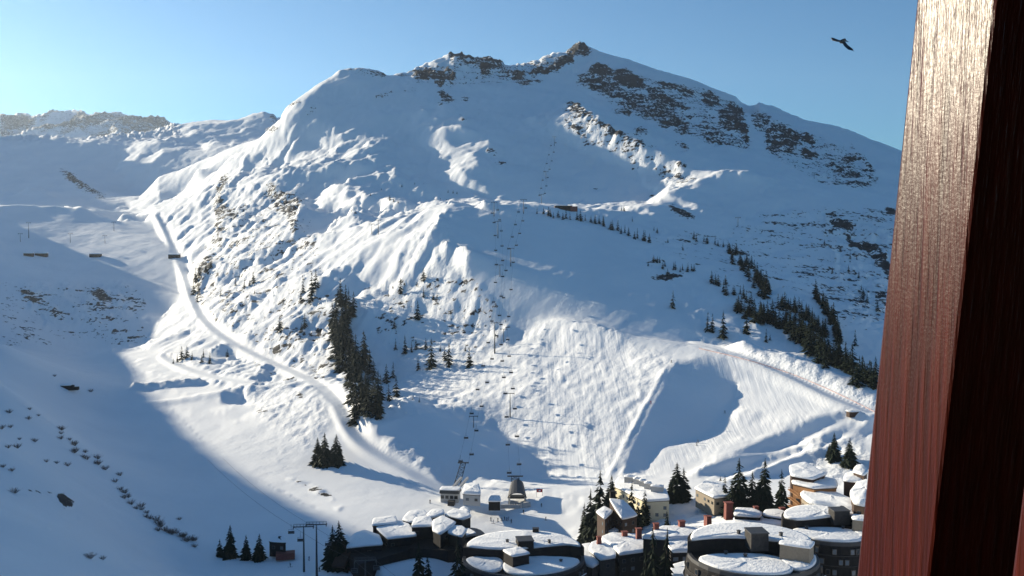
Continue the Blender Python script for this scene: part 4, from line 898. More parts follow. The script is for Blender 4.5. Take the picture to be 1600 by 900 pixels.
    # windows round the near side
    for k in range(win_rows):
        zz = zl - 2.0 - 2.9 * k
        f_ = (zl - 1.2 - zz) / (zl - 1.2 - base); rr_ = R_ * (1.02 + .18 * f_)
        for i in range(26):
            t = math.pi * (1.02 + .96 * i / 26)
            if (i * 5 + k * 3 + seed) % 7 > 2: continue
            p = Vector((c.x + rr_ * math.cos(t), c.y + rr_ * ry * math.sin(t), zz)); tn = Vector((-math.sin(t), ry * math.cos(t), 0)).normalized(); nn = Vector((tn.y, -tn.x, 0))
            if (i * 3 + k + seed) % 5 == 0:
                bl_ = MB(); q_ = p + nn * .9 - Vector((0, 0, 1.0)); bl_.bar(q_ - tn * 1.7, q_ + tn * 1.7, 1.5, .16); q_ = p + nn * 1.6 - Vector((0, 0, .45)); bl_.bar(q_ - tn * 1.7, q_ + tn * 1.7, .08, .95); bl_.build('balcony', M['brown'], root, at=at)
                sb = MB(); sb.bar(q_ - tn * 1.7 + Vector((0, 0, .55)), q_ + tn * 1.7 + Vector((0, 0, .55)), .3, .18); sb.build('balcony_snow', M['snow'], root, at=at)
            f = MB(); f.bar(p + nn * .12 - tn * .62, p + nn * .12 + tn * .62, .5, 1.6); fo = f.build('window', M['frame'], root, at=at)
            g = MB(); g.bar(p + nn * .38 - tn * .48, p + nn * .38 + tn * .48, .05, 1.3); g.build('pane', M['paleglass' if (i * 7 + k) % 3 else 'glass'], fo, at=at)
    return root, at, c
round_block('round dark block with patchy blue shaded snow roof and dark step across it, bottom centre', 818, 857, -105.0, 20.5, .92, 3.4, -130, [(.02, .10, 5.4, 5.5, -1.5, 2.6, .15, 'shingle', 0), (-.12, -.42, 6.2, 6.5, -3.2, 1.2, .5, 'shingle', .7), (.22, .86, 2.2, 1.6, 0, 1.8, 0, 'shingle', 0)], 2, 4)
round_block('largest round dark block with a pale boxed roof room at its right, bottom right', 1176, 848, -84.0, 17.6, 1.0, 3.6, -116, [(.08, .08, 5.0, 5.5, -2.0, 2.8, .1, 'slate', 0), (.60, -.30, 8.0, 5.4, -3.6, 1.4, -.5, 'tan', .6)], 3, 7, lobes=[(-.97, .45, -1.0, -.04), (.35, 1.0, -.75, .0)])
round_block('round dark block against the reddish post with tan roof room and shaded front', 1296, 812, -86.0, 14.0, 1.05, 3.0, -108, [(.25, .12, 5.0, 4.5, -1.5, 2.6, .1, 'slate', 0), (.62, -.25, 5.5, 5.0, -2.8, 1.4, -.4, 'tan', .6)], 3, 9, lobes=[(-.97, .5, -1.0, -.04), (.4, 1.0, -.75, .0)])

# -- low gallery with red chimneys
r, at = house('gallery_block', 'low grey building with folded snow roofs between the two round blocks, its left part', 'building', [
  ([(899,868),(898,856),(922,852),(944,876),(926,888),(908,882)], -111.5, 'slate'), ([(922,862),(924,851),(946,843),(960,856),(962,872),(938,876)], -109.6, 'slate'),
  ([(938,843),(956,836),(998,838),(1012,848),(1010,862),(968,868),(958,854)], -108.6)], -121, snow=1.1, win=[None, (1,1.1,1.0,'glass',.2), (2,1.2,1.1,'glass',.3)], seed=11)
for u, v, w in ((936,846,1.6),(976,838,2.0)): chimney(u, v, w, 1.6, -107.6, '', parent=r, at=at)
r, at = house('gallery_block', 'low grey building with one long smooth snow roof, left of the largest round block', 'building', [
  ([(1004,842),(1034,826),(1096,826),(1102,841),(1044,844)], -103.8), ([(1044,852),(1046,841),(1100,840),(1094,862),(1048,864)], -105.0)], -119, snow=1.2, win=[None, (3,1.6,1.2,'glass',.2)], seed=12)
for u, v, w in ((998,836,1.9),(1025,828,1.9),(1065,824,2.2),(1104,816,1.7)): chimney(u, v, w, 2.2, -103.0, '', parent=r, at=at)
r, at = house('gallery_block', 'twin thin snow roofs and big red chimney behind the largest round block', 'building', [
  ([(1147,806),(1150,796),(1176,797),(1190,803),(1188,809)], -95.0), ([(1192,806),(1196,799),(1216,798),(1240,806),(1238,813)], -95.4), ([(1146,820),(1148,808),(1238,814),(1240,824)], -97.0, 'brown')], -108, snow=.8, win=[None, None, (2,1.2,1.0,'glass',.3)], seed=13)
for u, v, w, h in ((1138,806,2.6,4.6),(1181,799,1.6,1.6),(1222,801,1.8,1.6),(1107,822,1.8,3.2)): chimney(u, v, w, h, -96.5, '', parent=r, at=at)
r, at = house('low_block', 'low snow covered roof at the very bottom edge between gallery and largest round block', 'building', [([(1046,900),(1052,886),(1084,878),(1088,905)], -104.5)], -114, snow=1.2, seed=14)

# -- dark chalet
r, at = house('dark_chalet', 'dark timber chalet with a steep snow roof among firs below the piste', 'chalet', [
  ([(932,801),(944,793),(957,800),(945,812)], -104.0), ([(952,781),(974,784),(996,806),(972,812)], [-100.5, -100.5, -104.5, -104.5])], -116.5, wallmat='brown', snow=.8, win=[(2,.9,1.0,'paleglass',.2), (2,1.0,1.1,'glass',.2)], seed=15)
chimney(957, 777, 2.2, 2.2, -101, '', 'shingle', parent=r, at=at)
snow_cap('porch_snow', [px(950,832,-110), px(960,826,-110), px(968,829,-110), px(958,836,-110)], .6, r, seed=3, at=at)
# -- cream hotel with dormers
r, at = house('hotel', 'cream coloured long hotel with a row of snow topped dormers', 'hotel', [([(959,760),(966,748),(985,745),(1040,766),(1046,782),(1008,784)], [-108.5, -107, -106.5, -106.5, -107.5, -108.5])], -116.5, wallmat='cream', snow=.9, win=[(2,1.1,1.2,'paleglass',.05)], seed=16)
for k, (u, v, w) in enumerate(((984,753,4.4),(995,756,2.6),(1004,759,2.6),(1012,763,2.6),(1027,768,5.0))):
    p = px(u, v, -106.4); m = MB().box((p.x, p.y, p.z - 1), (w, 2.4, 3.2), -.35); d = m.build('dormer', M['concrete'], r, at=at)
    cs, sn = math.cos(-.35), math.sin(-.35); snow_cap('snow', [(p.x + (a * cs - b * sn), p.y + (a * sn + b * cs), p.z + 2.25) for a, b in ((-w/2, -1.2), (w/2, -1.2), (w/2, 1.2), (-w/2, 1.2))], .6, d, seed=k, at=at)
# -- low lodge
house('low_lodge', 'low tan lodge with flat snow roof at the foot of the half pipe', 'lodge', [([(1086,764),(1106,752),(1128,756),(1142,768),(1138,777),(1116,779)], -104.5, 'tan')], -112, snow=1.0, win=[(1,1.2,1.0,'glass',.1)], seed=17)
# -- wooden apartment house with balconies
r, at = house('wooden_chalet', 'tall orange wooden chalet with stacked balconies and layered snow roofs', 'chalet', [
  ([(1236,744),(1234,730),(1258,725),(1290,742),(1270,750)], -80.5, 'brown'), ([(1238,756),(1240,743),(1256,741),(1306,752),(1308,762),(1272,764)], -82.5, 'wood')], -97, snow=.9, win=[None, (4,1.2,1.2,'glass',.1)], seed=18)
a, b = px(1237,752,-82.6), px(1250,762,-82.6)
for k in range(4):
    z = -85.2 - 2.7 * k; m = MB(); A = Vector((a.x - .9, a.y - .6, z)); B = Vector((b.x - .5, b.y - 1.4, z)); m.bar(A, B, 1.3, .18); m.bar(A + Vector((-.4, -.5, .9)), B + Vector((-.4, -.5, .9)), .1, .12)
    for i in range(9): f = i / 8; q = A * (1 - f) + B * f + Vector((-.4, -.5, 0)); m.bar(q, q + Vector((0, 0, .9)), .07, .07)
    m.build('balcony', M['wood'], r, at=at)
house('snow_lodge', 'broad low house almost buried under one thick white roof, right of the wooden chalet', 'chalet', [([(1251,776),(1262,769),(1300,773),(1346,792),(1338,800),(1298,792),(1266,788)], -85.5, 'tan')], -98, snow=1.7, win=[(2,1.1,1.0,'glass',.2)], seed=19)
house('brown_chalet', 'small brown chalet with split snow roofs next to the snowy mound', 'chalet', [([(1318,752),(1322,742),(1336,738),(1350,746),(1344,755)], -80.5, 'brown'), ([(1333,738),(1338,730),(1348,729),(1356,738),(1350,744)], -78.5, 'brown')], -92, snow=.9, win=[(2,1.0,1.0,'glass',.2), (1,1.0,1.0,'glass',.2)], seed=20)
house('domed_chalet', 'white domed snow roof on a low brown house touching the post', 'chalet', [([(1329,776),(1338,763),(1352,758),(1370,760),(1370,784),(1350,792),(1334,788)], -81.5, 'brown')], -94, snow=2.2, win=[(2,1.0,1.0,'glass',.3)], seed=21)
# -- dark hut bottom left
r, at = house('dark_hut', 'small dark hut with a reddish foot between the firs and the twin pylons', 'hut', [([(420,846),(426,834),(440,833),(447,848)], [-116.5, -115, -115, -116.5], 'shingle')], -122.4, snow=.12, win=[(1,1.0,1.0,'glass',.2)], seed=22)
p = px(446, 868, -121.5); MB().box((p.x, p.y, -122.6), (7.0, 4.0, 2.4), .2).build('plinth', M['red'], r, at=at)

# -- bottom stations of the two chairlifts
p = pick(704, 782); S1 = empty('lift_station', (p.x, p.y, p.z), -.12, 'pale chairlift bottom station with twin inclined beams, left of the two', 'lift station')
MB().box((0, 0, -1), (8.2, 6, 5.0), 0).build('wall', M['concrete'], S1); MB().box((0, -.2, 4.05), (9.2, 6.8, 1.5), 0, .94).build('canopy', M['dsteel'], S1)
snow_cap('roof_snow', [(-4.4, -3.2, 5.56), (4.4, -3.2, 5.56), (4.4, 3.2, 5.56), (-4.4, 3.2, 5.56)], .4, S1, seed=4)
for i in range(4): MB().box((-3.2 + 2.1 * i, -3.06, 1.6), (1.5, .12, 1.5)).build('window', M['glass'], S1)
for s in (0, 1): MB().bar((.4 + 3.0 * s, 2, 5.2), (3.2 + 3.0 * s, 11, 8.0), 1.0, 1.1).build('inclined_beam', M['concrete'], S1)
m = MB(); m.box((1.5, -6, -1), (3.0, 3, 2.6)); m.build('control_cabin', M['slate'], S1)
p = pick(808, 785); S2 = empty('lift_station', (p.x, p.y, p.z), 0, 'chairlift bottom station under a dark barrel hood, right of the two', 'lift station')
m = MB(); n = 9; PR = [(-4.4 * math.cos(math.pi * i / 8), 3.0 + 2.6 * math.sin(math.pi * i / 8)) for i in range(9)]
m.add([(x, -4, z) for x, z in PR] + [(x * .72, 9, z * 1.1 + 2.2) for x, z in PR] + [(x * .93, -4, (z - 3) * .9 + 2.95) for x, z in PR], [(i, i + 1, n + i + 1, n + i) for i in range(8)] + [(i, i + 1, 2 * n + i + 1, 2 * n + i) for i in range(8)] + [tuple(range(n, 2 * n))]); m.build('hood', M['roofing'], S2)
for x in (-3.6, 3.6): MB().box((x, 0, -1), (.8, 5, 4.2)).build('leg', M['concrete'], S2)
MB().box((0, 2, 1.6), (7.0, 3.5, 1.0)).build('machinery', M['dsteel'], S2)
m = MB(); m.box((-3, -6.5, -1), (9, .5, 1.8)); m.box((4, -5.5, -1), (4, 3, 2.4)); m.build('barrier', M['concrete'], S2)
house('piste_hut', 'pale hut with thick snow roof right beside the left lift station', 'hut', [([(723,772),(727,760),(748,760),(751,774)], -113.5, 'concrete')], -118.5, snow=1.5, win=[(1,1.2,1.0,'glass',.2)], seed=23)
house('ticket_hut', 'small dark fronted hut with white roof standing between the two lift stations', 'hut', [([(763,784),(767,776),(781,776),(782,784)], -116.0, 'shingle')], -120, snow=.8, seed=24)
# valley huts, far left
for u0, u1, v, dep, lb in ((38,52,400,4,'tiny low hut, leftmost on the shaded valley shelf'),(56,74,400,5,'tiny long hut beside the leftmost one on the valley shelf'),(141,158,401,5,'tiny low hut alone in the middle of the valley shelf'),(264,281,402,5,'tiny low hut at the shadow edge under the sunlit flank')):
    p = pick((u0 + u1) / 2, v); 
    if p is None: continue
    w = (u1 - u0) * p.y / F; e = empty('valley_hut', p, 0, lb, 'hut'); MB().box((0, 0, -2), (w, dep, 5)).build('wall', M['brown'], e)
    snow_cap('roof_snow', [(-w/2 - .4, -dep/2 - .4, 3), (w/2 + .4, -dep/2 - .4, 3), (w/2 + .4, dep/2 + .4, 3.4), (-w/2 - .4, dep/2 + .4, 3.4)], 1.0, e, seed=u0)
p = pick(105, 607); e = empty('farm_hut', p, .15, 'dark half buried hut on the left bank of the valley floor', 'hut'); MB().box((0, 0, -1), (8, 4, 3.0)).build('wall', M['shingle'], e); MB().box((5.2, -.5, -1), (4, 3, 2)).build('lean_to', M['shingle'], e)
snow_cap('roof_snow', [(-3.8, -1.6, 2.05), (2.6, -1.6, 2.05), (2.6, 2.2, 2.4), (-3.8, 2.2, 2.4)], .6, e, seed=6)
p = pick(1332, 648); e = empty('half_pipe_hut', p, .2, 'small brown hut at the top end of the half pipe', 'hut'); MB().box((0, 0, -1), (5, 3, 2.6)).build('wall', M['brown'], e); snow_cap('roof_snow', [(-2.7, -1.7, 1.65), (2.7, -1.7, 1.65), (2.7, 1.7, 1.8), (-2.7, 1.7, 1.8)], .5, e, seed=7)
p = pick(880, 327); e = empty('mountain_restaurant', p, .05, 'low reddish brown mountain restaurant on the sunlit crest', 'restaurant'); MB().box((0, 0, -2), (15, 6, 5)).build('wall', M['brown'], e); snow_cap('roof_snow', [(-7, -3, 3), (4, -3, 3), (4, 3, 3), (-7, 3, 3)], .5, e, seed=9)
MB().box((9, -1, -2), (6, 5, 4.4)).build('terrace', M['red'], e)

# -- firs in the village
for u, v, h, D, lb in [
 (344,868,24,364,'shortest fir, leftmost of the row by the dark hut'),(359,868,44,364,'tallest fir of the bottom left row'),(384,872,34,362,'slim fir third in the bottom left row'),(405,873,36,361,'fir nearest the dark hut in the bottom left row'),
 (519,884,58,350,'left fir of the pair at the end of the long dark building'),(533,882,62,350,'right fir of the pair at the end of the long dark building'),
 (655,912,58,312,'taller fir at the bottom edge in front of the terraced building'),(669,914,42,312,'shorter fir at the bottom edge beside the taller one'),(717,916,66,300,'slender fir at the bottom edge left of the round block'),
 (936,834,88,378,'tallest fir left of the dark chalet'),(922,830,58,380,'fir at the left edge of the chalet group'),(913,824,34,384,'lowest leftmost fir of the chalet group'),(945,838,60,376,'fir rising right behind the small chalet roof'),
 (955,790,44,408,'thin fir at the left gable of the cream hotel'),(986,806,48,385,'thin fir in front of the cream hotel'),(1006,806,36,388,'low fir right in front of the hotel corner'),(997,812,28,384,'bushy low fir between chalet and hotel'),
 (1058,786,58,408,'tall fir of the pair right of the hotel'),(1068,785,50,408,'right fir of the pair right of the hotel'),(1047,784,32,408,'short fir beside the pair right of the hotel'),
 (1133,792,44,384,'slim fir left of the big dark group above the gallery'),(1154,802,78,378,'tallest fir of the dark group above the gallery'),(1174,802,60,378,'middle fir of the dark group above the gallery'),(1193,802,78,376,'thin topped fir at the right of the dark group'),(1143,804,50,376,'fir at the foot of the tallest one in the dark group'),(1183,806,46,374,'low fir filling the gap in the dark group'),
 (1222,800,60,366,'broad fir touching the wooden chalet'),(1126,757,13,430,'very small fir beside the low lodge'),
 (1022,925,88,270,'broad dark fir at the bottom edge in front of the gallery'),(1036,925,82,270,'second dark fir at the bottom edge in front of the gallery'),(1008,925,56,270,'short fir left of the pair at the bottom edge'),
 (1042,824,22,360,'small fir in the snow above the gallery roof'),(1180,818,18,352,'tiny fir before the twin snow roofs'),(1216,822,17,350,'tiny fir right of the other before the twin snow roofs'),(1048,832,14,352,'tiny fir just behind the long gallery roof')]:
    q = W(u, v, D); gz = ground(q.x, q.y); q.z = min(q.z, gz + 1.5) if abs(q.z - gz) < 9 else q.z
    top = W(u, v - h, D).z; hh = (top - min(q.z, gz)) * F / D; q.z = min(q.z, gz)
    plant(u, v, max(hh, h * .8) * 1.1, lb, big=True, p=q, w=min(1.15, h / max(hh, 1) + .2))
# ------------------------------------------------------------------ chairlifts
def pylon(u, vtop, vfoot, label, arm=5.0, group=None, D=None, simple=False, rz=0.0, mats='dsteel'):
    p = pick(u, vfoot) if D is None else W(u, vfoot, D)
    if p is None: return None
    h = (vfoot - vtop) * p.y / F
    e = empty('lift_pylon', p, rz, label, 'lift pylon', group)
    MB().tube((0, 0, -1.5), (0, 0, h), .035 * h * .55 + .12, .16, 8).build('mast', M[mats], e)
    MB().bar((-arm / 2, 0, h), (arm / 2, 0, h), .28, .35).build('crossarm', M[mats], e)
    for s in (-1, 1):
        m = MB(); m.bar((s * arm / 2, -1.3, h - .35), (s * arm / 2, 1.3, h - .35), .22, .25)
        for k in range(4): m.tube((s * arm / 2 - .12, -1.05 + .7 * k, h - .12), (s * arm / 2 + .12, -1.05 + .7 * k, h - .12), .22, n=8)
        m.build('sheaves', M['dsteel'], e)
    if not simple:
        m = MB(); m.bar((-arm / 2, -.5, h + .9), (arm / 2, -.5, h + .9), .08, .08); m.bar((-arm / 2, .5, h + .9), (arm / 2, .5, h + .9), .08, .08)
        for i in range(7): x = -arm / 2 + arm * i / 6; m.bar((x, -.5, h), (x, -.5, h + .9), .06, .06); m.bar((x, .5, h), (x, .5, h + .9), .06, .06)
        m.build('catwalk_rail', M[mats], e)
        m = MB(); m.bar((.30, 0, 0), (.30, 0, h), .04, .04)
        for k in range(int(h / .5)): m.bar((.1, 0, .5 * k + .3), (.32, 0, .5 * k + .3), .04, .04)
        m.build('ladder', M[mats], e)
    e['_h'] = h; e['_a'] = arm
    return e
def ends(e):
    h, a = e['_h'], e['_a']; c, s = math.cos(e.rotation_euler[2]), math.sin(e.rotation_euler[2])
    return [Vector((e.location.x + k * a / 2 * c, e.location.y + k * a / 2 * s, e.location.z + h)) for k in (-1, 1)]
chair_src = None
def chair(p, label, group, rz=0.0, simple=True):
    global chair_src
    if chair_src is None:
        r = empty('lift_chair', (0, 0, 0), 0, label, 'lift chair', group)
        m = MB(); m.bar((0, 0, 0), (0, .1, -2.1), .09, .09); m.bar((-1.0, .1, -2.1), (1.0, .1, -2.1), .08, .08)
        for x in (-1, 1): m.bar((x, .1, -2.1), (x, 0, -3.5), .07, .07)
        m.build('hanger', M['steel'], r)
        m = MB(); m.bar((-1.15, 0, -3.5), (1.15, 0, -3.5), .55, .14); m.build('seat', M['dsteel'], r)
        m = MB(); m.bar((-1.15, .28, -3.05), (1.15, .28, -3.05), .08, .7); m.build('backrest', M['dsteel'], r)
        chair_src = r; o = r
    else: o = copy_tree(chair_src)
    o.location = p; o.rotation_euler = (0, 0, rz); o['label'] = label; o['group'] = group
    return o
def cable(pts, name, label, r=.035):
    m = MB()
    for a, b in zip(pts, pts[1:]):
        L = (b - a).length; n = max(2, int(L / 18)); prev = a
        for i in range(1, n + 1):
            f = i / n; q = a * (1 - f) + b * f - Vector((0, 0, 4 * f * (1 - f) * L * .018)); m.tube(prev, q, r, n=4); prev = q
    return tag(m.build(name, M['dsteel']), label, 'cable')
def along(a, b, f):
    L = (b - a).length; return a * (1 - f) + b * f - Vector((0, 0, 4 * f * (1 - f) * L * .018))
rc_ = random.Random(3)
def line(pyl, side_lbl, spacing, group, start=None):
    E = [ends(p) for p in pyl if p]
    for s in (0, 1):
        pts = ([start[s]] if start else []) + [e[s] for e in E]
        cable(pts, 'haul_cable', '%s cable of the %s' % (('left', 'right')[s], side_lbl))
        for a, b in zip(pts, pts[1:]):
            L = (b - a).length; k = max(1, int(L / spacing))
            for i in range(k): chair(along(a, b, (i + .35 + .3 * s) / k) - Vector((0, 0, .05)), 'empty dark chair hanging on the %s' % side_lbl, group, rc_.uniform(-.2, .2))
gp = 'pylons of the chairlifts up the middle of the slope'
A = [pylon(740, 650, 668, 'lift pylon just above the left bottom station', 4.6, simple=True),
     pylon(773, 504, 552, 'tall thin lift pylon among the moguls left of its neighbour', 4.6, simple=True),
     pylon(781, 414, 432, 'lift pylon halfway up the shaded piste', 4.8, simple=True), pylon(778, 346, 372, 'lift pylon near the top of the shaded piste', 4.8, simple=True), pylon(772, 316, 338, 'lift pylon on the sunlit crest where the left chairlift tops out', 4.8, simple=True)]
s1 = S1.matrix_basis @ Vector((2.5, 4, 7.5)); s1b = S1.matrix_basis @ Vector((6, 4, 7.5))
# lattice launch frames over both stations
def lattice(u0, v0, u1, v1, label, w=3.0):
    p = pick(u0, v0); q = W(u1, v1, p.y + 5); e = empty('lattice_tower', p, 0, label, 'lattice tower'); m = MB(); d = Vector((q.x - p.x, q.y - p.y, q.z - p.z))
    for s in (-1, 1):
        for g in (-.5, .5): m.bar((s * w / 2, g * 1.6, -.6), (s * w / 2 * .8 + d.x, g * 1.2 + d.y, d.z), .28, .28)
    for k in range(6):
        f = k / 5; g = (k + 1) / 5; a = d * f; b = d * min(g, 1)
        m.bar((a.x - w / 2, a.y, a.z), (a.x + w / 2, a.y, a.z), .2, .2)
        if k < 5: m.bar((a.x - w / 2, a.y, a.z), (b.x + w / 2, b.y, b.z), .15, .15); m.bar((a.x + w / 2, a.y, a.z), (b.x - w / 2, b.y, b.z), .15, .15)
    m.build('lattice', M['dsteel'], e); m = MB(); m.bar((d.x - w * .9, d.y, d.z), (d.x + w * .9, d.y, d.z), .6, .5); m.build('crossarm', M['dsteel'], e)
    return e, p + d
l1, t1 = lattice(713, 760, 724, 723, 'leaning dark lattice tower above the left bottom station')
l2, t2 = lattice(806, 765, 805, 744, 'short wide lattice tower above the barrel hood station', 4.2)
line(A, 'left chairlift above the village', 22, 'chairs of the left chairlift', [t1 - Vector((2.4, 0, 0)), t1 + Vector((2.4, 0, 0))])
B = [pylon(797, 614, 652, 'reddish lift pylon standing alone on the sunlit moguls', 4.6, simple=True), pylon(787, 514, 534, 'lift pylon right of the tall thin one among the moguls', 4.6, simple=True),
     pylon(798, 388, 416, 'lift pylon right of the others on the shaded piste', 4.8, simple=True), pylon(818, 312, 334, 'lift pylon on the crest at the right chairlift top', 5.2, simple=True)]
line(B, 'right chairlift above the village', 24, 'chairs of the right chairlift', [t2 - Vector((2.6, 0, 0)), t2 + Vector((2.6, 0, 0))])
C_ = [pylon(846, 304, 318, 'lift pylon behind the crest at the foot of the upper lift', 5, simple=True), pylon(853, 268, 280, 'small lift pylon midway up the shaded bowl', 5, simple=True), pylon(866, 214, 228, 'small lift pylon where the upper lift meets the sunlit rib', 5, simple=True)]
line(C_, 'upper chairlift across the shaded bowl', 30, 'chairs of the upper chairlift')
for u, a, b, lb in ((45,348,372,'faint lift pylon, leftmost in the hazy valley'),(32,365,378,'faint short lift pylon left in the hazy valley'),(110,365,379,'faint lift pylon left of the middle hut in the valley'),(164,368,380,'faint T shaped lift pylon above the middle valley hut'),(178,347,361,'faint tall lift pylon above the valley shelf'),(1153,340,354,'tiny lift pylon alone on the far right slope'),(1272,270,279,'tiny lift pylon below the right summit rocks'),(581,350,366,'thin lift pylon on the sunlit hump, left of a pair'),(591,344,366,'thin lift pylon on the sunlit hump, right of a pair')):
    pylon(u, a, b, lb, 4.4, simple=True)
# big pylons in the village
F1 = pylon(475, 821, 888, 'lift pylon at bottom left, left one of the twin pylons', 7.2, D=347, rz=.1); F2 = pylon(495, 817, 896, 'lift pylon at bottom left, taller right one of the twin pylons', 7.2, D=340, rz=.1)
F3 = pylon(571, 874, 925, 'lift pylon cut by the bottom edge with chairs hanging from both arms', 7.0, D=318, rz=.1)
e1, e2, e3 = ends(F1), ends(F2), ends(F3)
for s in (0, 1):
    cable([e1[s] + Vector((-60, 90, 4)), e1[s], e3[s], e3[s] + Vector((38, -70, 5))], 'haul_cable', '%s cable through the bottom left pylons' % ('left', 'right')[s])
g9 = 'chairs on the bottom left lift'
for q, lb in ((along(e1[0], e3[0], .12), 'empty chair hanging left of the twin pylons'), (along(e1[1], e3[1], .25), 'empty chair hanging just right of the twin pylons'), (e3[0] + Vector((.1, -1.6, 0)), 'empty chair hanging from the left arm of the cut off pylon'), (e3[1] + Vector((.2, .5, 0)), 'chair hanging from the right arm of the cut off pylon'), (e1[0] + Vector((-1.6, 3, .2)), 'empty chair on the left arm of the left twin pylon')):
    chair(q, lb, g9, .1)
for c in list(COL.objects):
    for k in ('_h', '_a'):
        if k in c: del c[k]

# ------------------------------------------------------------------ skiers
def person_mesh(pose):
    bm = bmesh.new(); sk = {}
    st = .22 if pose == 'ski' else .10; b = .12 if pose == 'ski' else 0.0
    J = {'pel': (0, 0, .92), 'chest': (0, b * 1.2, 1.28), 'neck': (0, b * 1.6, 1.47), 'head': (0, b * 1.8, 1.62), 'top': (0, b * 1.8, 1.74),
         'hl': (-.10, 0, .88), 'kl': (-st * .8, .12, .5), 'al': (-st, 0, .08), 'tl': (-st, .16, .04), 'hr': (.10, 0, .88), 'kr': (st * .8, .12, .5), 'ar': (st, 0, .08), 'tr': (st, .16, .04),
         'sl': (-.19, b * 1.4, 1.40), 'el': (-.32, b, 1.14), 'wl': (-.34, .26, 1.02), 'fl': (-.34, .34, 1.0), 'sr': (.19, b * 1.4, 1.40), 'er': (.32, b, 1.14), 'wr': (.34, .26, 1.02), 'fr': (.34, .34, 1.0)}
    Rr = {'pel': .15, 'chest': .17, 'neck': .065, 'head': .115, 'top': .07, 'hl': .12, 'kl': .085, 'al': .07, 'tl': .06, 'hr': .12, 'kr': .085, 'ar': .07, 'tr': .06, 'sl': .085, 'el': .06, 'wl': .05, 'fl': .045, 'sr': .085, 'er': .06, 'wr': .05, 'fr': .045}
    E = [('pel','chest'),('chest','neck'),('neck','head'),('head','top'),('pel','hl'),('hl','kl'),('kl','al'),('al','tl'),('pel','hr'),('hr','kr'),('kr','ar'),('ar','tr'),('chest','sl'),('sl','el'),('el','wl'),('wl','fl'),('chest','sr'),('sr','er'),('er','wr'),('wr','fr')]
    names = list(J); me = bpy.data.meshes.new('person'); me.from_pydata([J[k] for k in names], [(names.index(a), names.index(b)) for a, b in E], []); bm.free()
    o = bpy.data.objects.new('tmp', me); COL.objects.link(o); md = o.modifiers.new('s', 'SKIN'); 
    for i, k in enumerate(names): me.skin_vertices[0].data[i].radius = (Rr[k], Rr[k]); me.skin_vertices[0].data[i].use_root = (k == 'pel')
    o.modifiers.new('u', 'SUBSURF').levels = 1; o.modifiers['u'].render_levels = 1
    dg = bpy.context.evaluated_depsgraph_get(); dg.update(); res = bpy.data.meshes.new_from_object(o.evaluated_get(dg)); bpy.data.objects.remove(o); res.name = 'person'
    return res
PM = {k: person_mesh(k) for k in ('ski', 'stand')}
CLO = {k: mat(k + '_ski_suit', c, .7) for k, c in {'black': (.02, .02, .025), 'red': (.35, .03, .03), 'blue': (.03, .07, .2), 'grey': (.12, .12, .13)}.items()}
SKIN = mat('skin', (.45, .28, .2), .6)
def person(u, v, colour, pose, label, group=None, D=None, rz=0.0):
    p = pick(u, v) if D is None else W(u, v, D)
    if p is None: return
    me = PM[pose].copy(); me.materials.clear(); me.materials.append(CLO[colour]); me.materials.append(SKIN)
    for f in me.polygons:
        f.use_smooth = True
        if 1.50 < f.center.z < 1.66 and f.center.y > (.24 if pose == 'ski' else .03): f.material_index = 1
    o = bpy.data.objects.new('person', me); COL.objects.link(o); o.location = (p.x, p.y, p.z + .05); o.rotation_euler = (0, 0, rz); tag(o, label, 'person', group)
    m = MB()
    for s in (-1, 1): k = .22 if pose == 'ski' else .10; m.bar((s * k, -.75, 0), (s * k, .85, 0), .09, .03); m.bar((s * k, .85, 0), (s * k, 1.0, .1), .09, .03)
    m.build('skis', M['dsteel'], o)
    m = MB()
    for s in (-1, 1): m.tube((s * .36, .32, 1.05), (s * .48, .15, 0), .02, n=4)
    m.build('ski_poles', M['dsteel'], o)
gq = 'skiers gathering below the lift stations'
for i, (u, v) in enumerate([(767,814),(771,818),(778,815),(784,814),(788,813),(792,814),(795,813),(799,817)]): person(u, v, ('black','blue','grey','black')[i % 4], 'stand', 'person in dark ski clothes in the loose row waiting below the lift stations', gq, rz=i * 1.3)
g0 = 'skiers boarding at the right lift station'
for i, (u, v) in enumerate([(802,793),(806,792),(811,792),(818,802)]): person(u, v, 'black', 'stand', 'person in dark clothes at the boarding gate of the barrel hood station', g0, rz=i)
for u, v, c, ps, lb, rz in [(846,792,'black','stand','person standing alone right of the barrel hood station',0),(853,813,'grey','stand','person standing at the far right of the snow yard',1),(672,786,'black','ski','skier gliding down towards the left station',3),(1017,631,'red','ski','skier in red on the edge of the steep shaded face',2.6),(1049,567,'black','ski','person standing at the top of the steep shaded face',0.4),(1091,692,'grey','ski','skier on the smooth strip above the half pipe',2),(1133,646,'black','ski','skier crossing the grooved fan above the half pipe',1),(681,313,'black','stand','person left of three on the sunlit hump crest',0),(688,312,'black','stand','person in the middle of three on the sunlit hump crest',0),(698,314,'black','stand','person right of three on the sunlit hump crest',0),(1089,696,'black','ski','small skier near the lower rim of the half pipe',2)]:
    person(u, v, c, ps, lb, rz=rz)
person(454, 886, 'black', 'ski', 'skier in black sliding left of the twin pylons', D=350, rz=1.9); person(483, 876, 'blue', 'stand', 'person between the twin pylons and the dark hut', D=355, rz=.5); person(499, 893, 'black', 'stand', 'person standing at the foot of the taller twin pylon', D=341, rz=2.5)

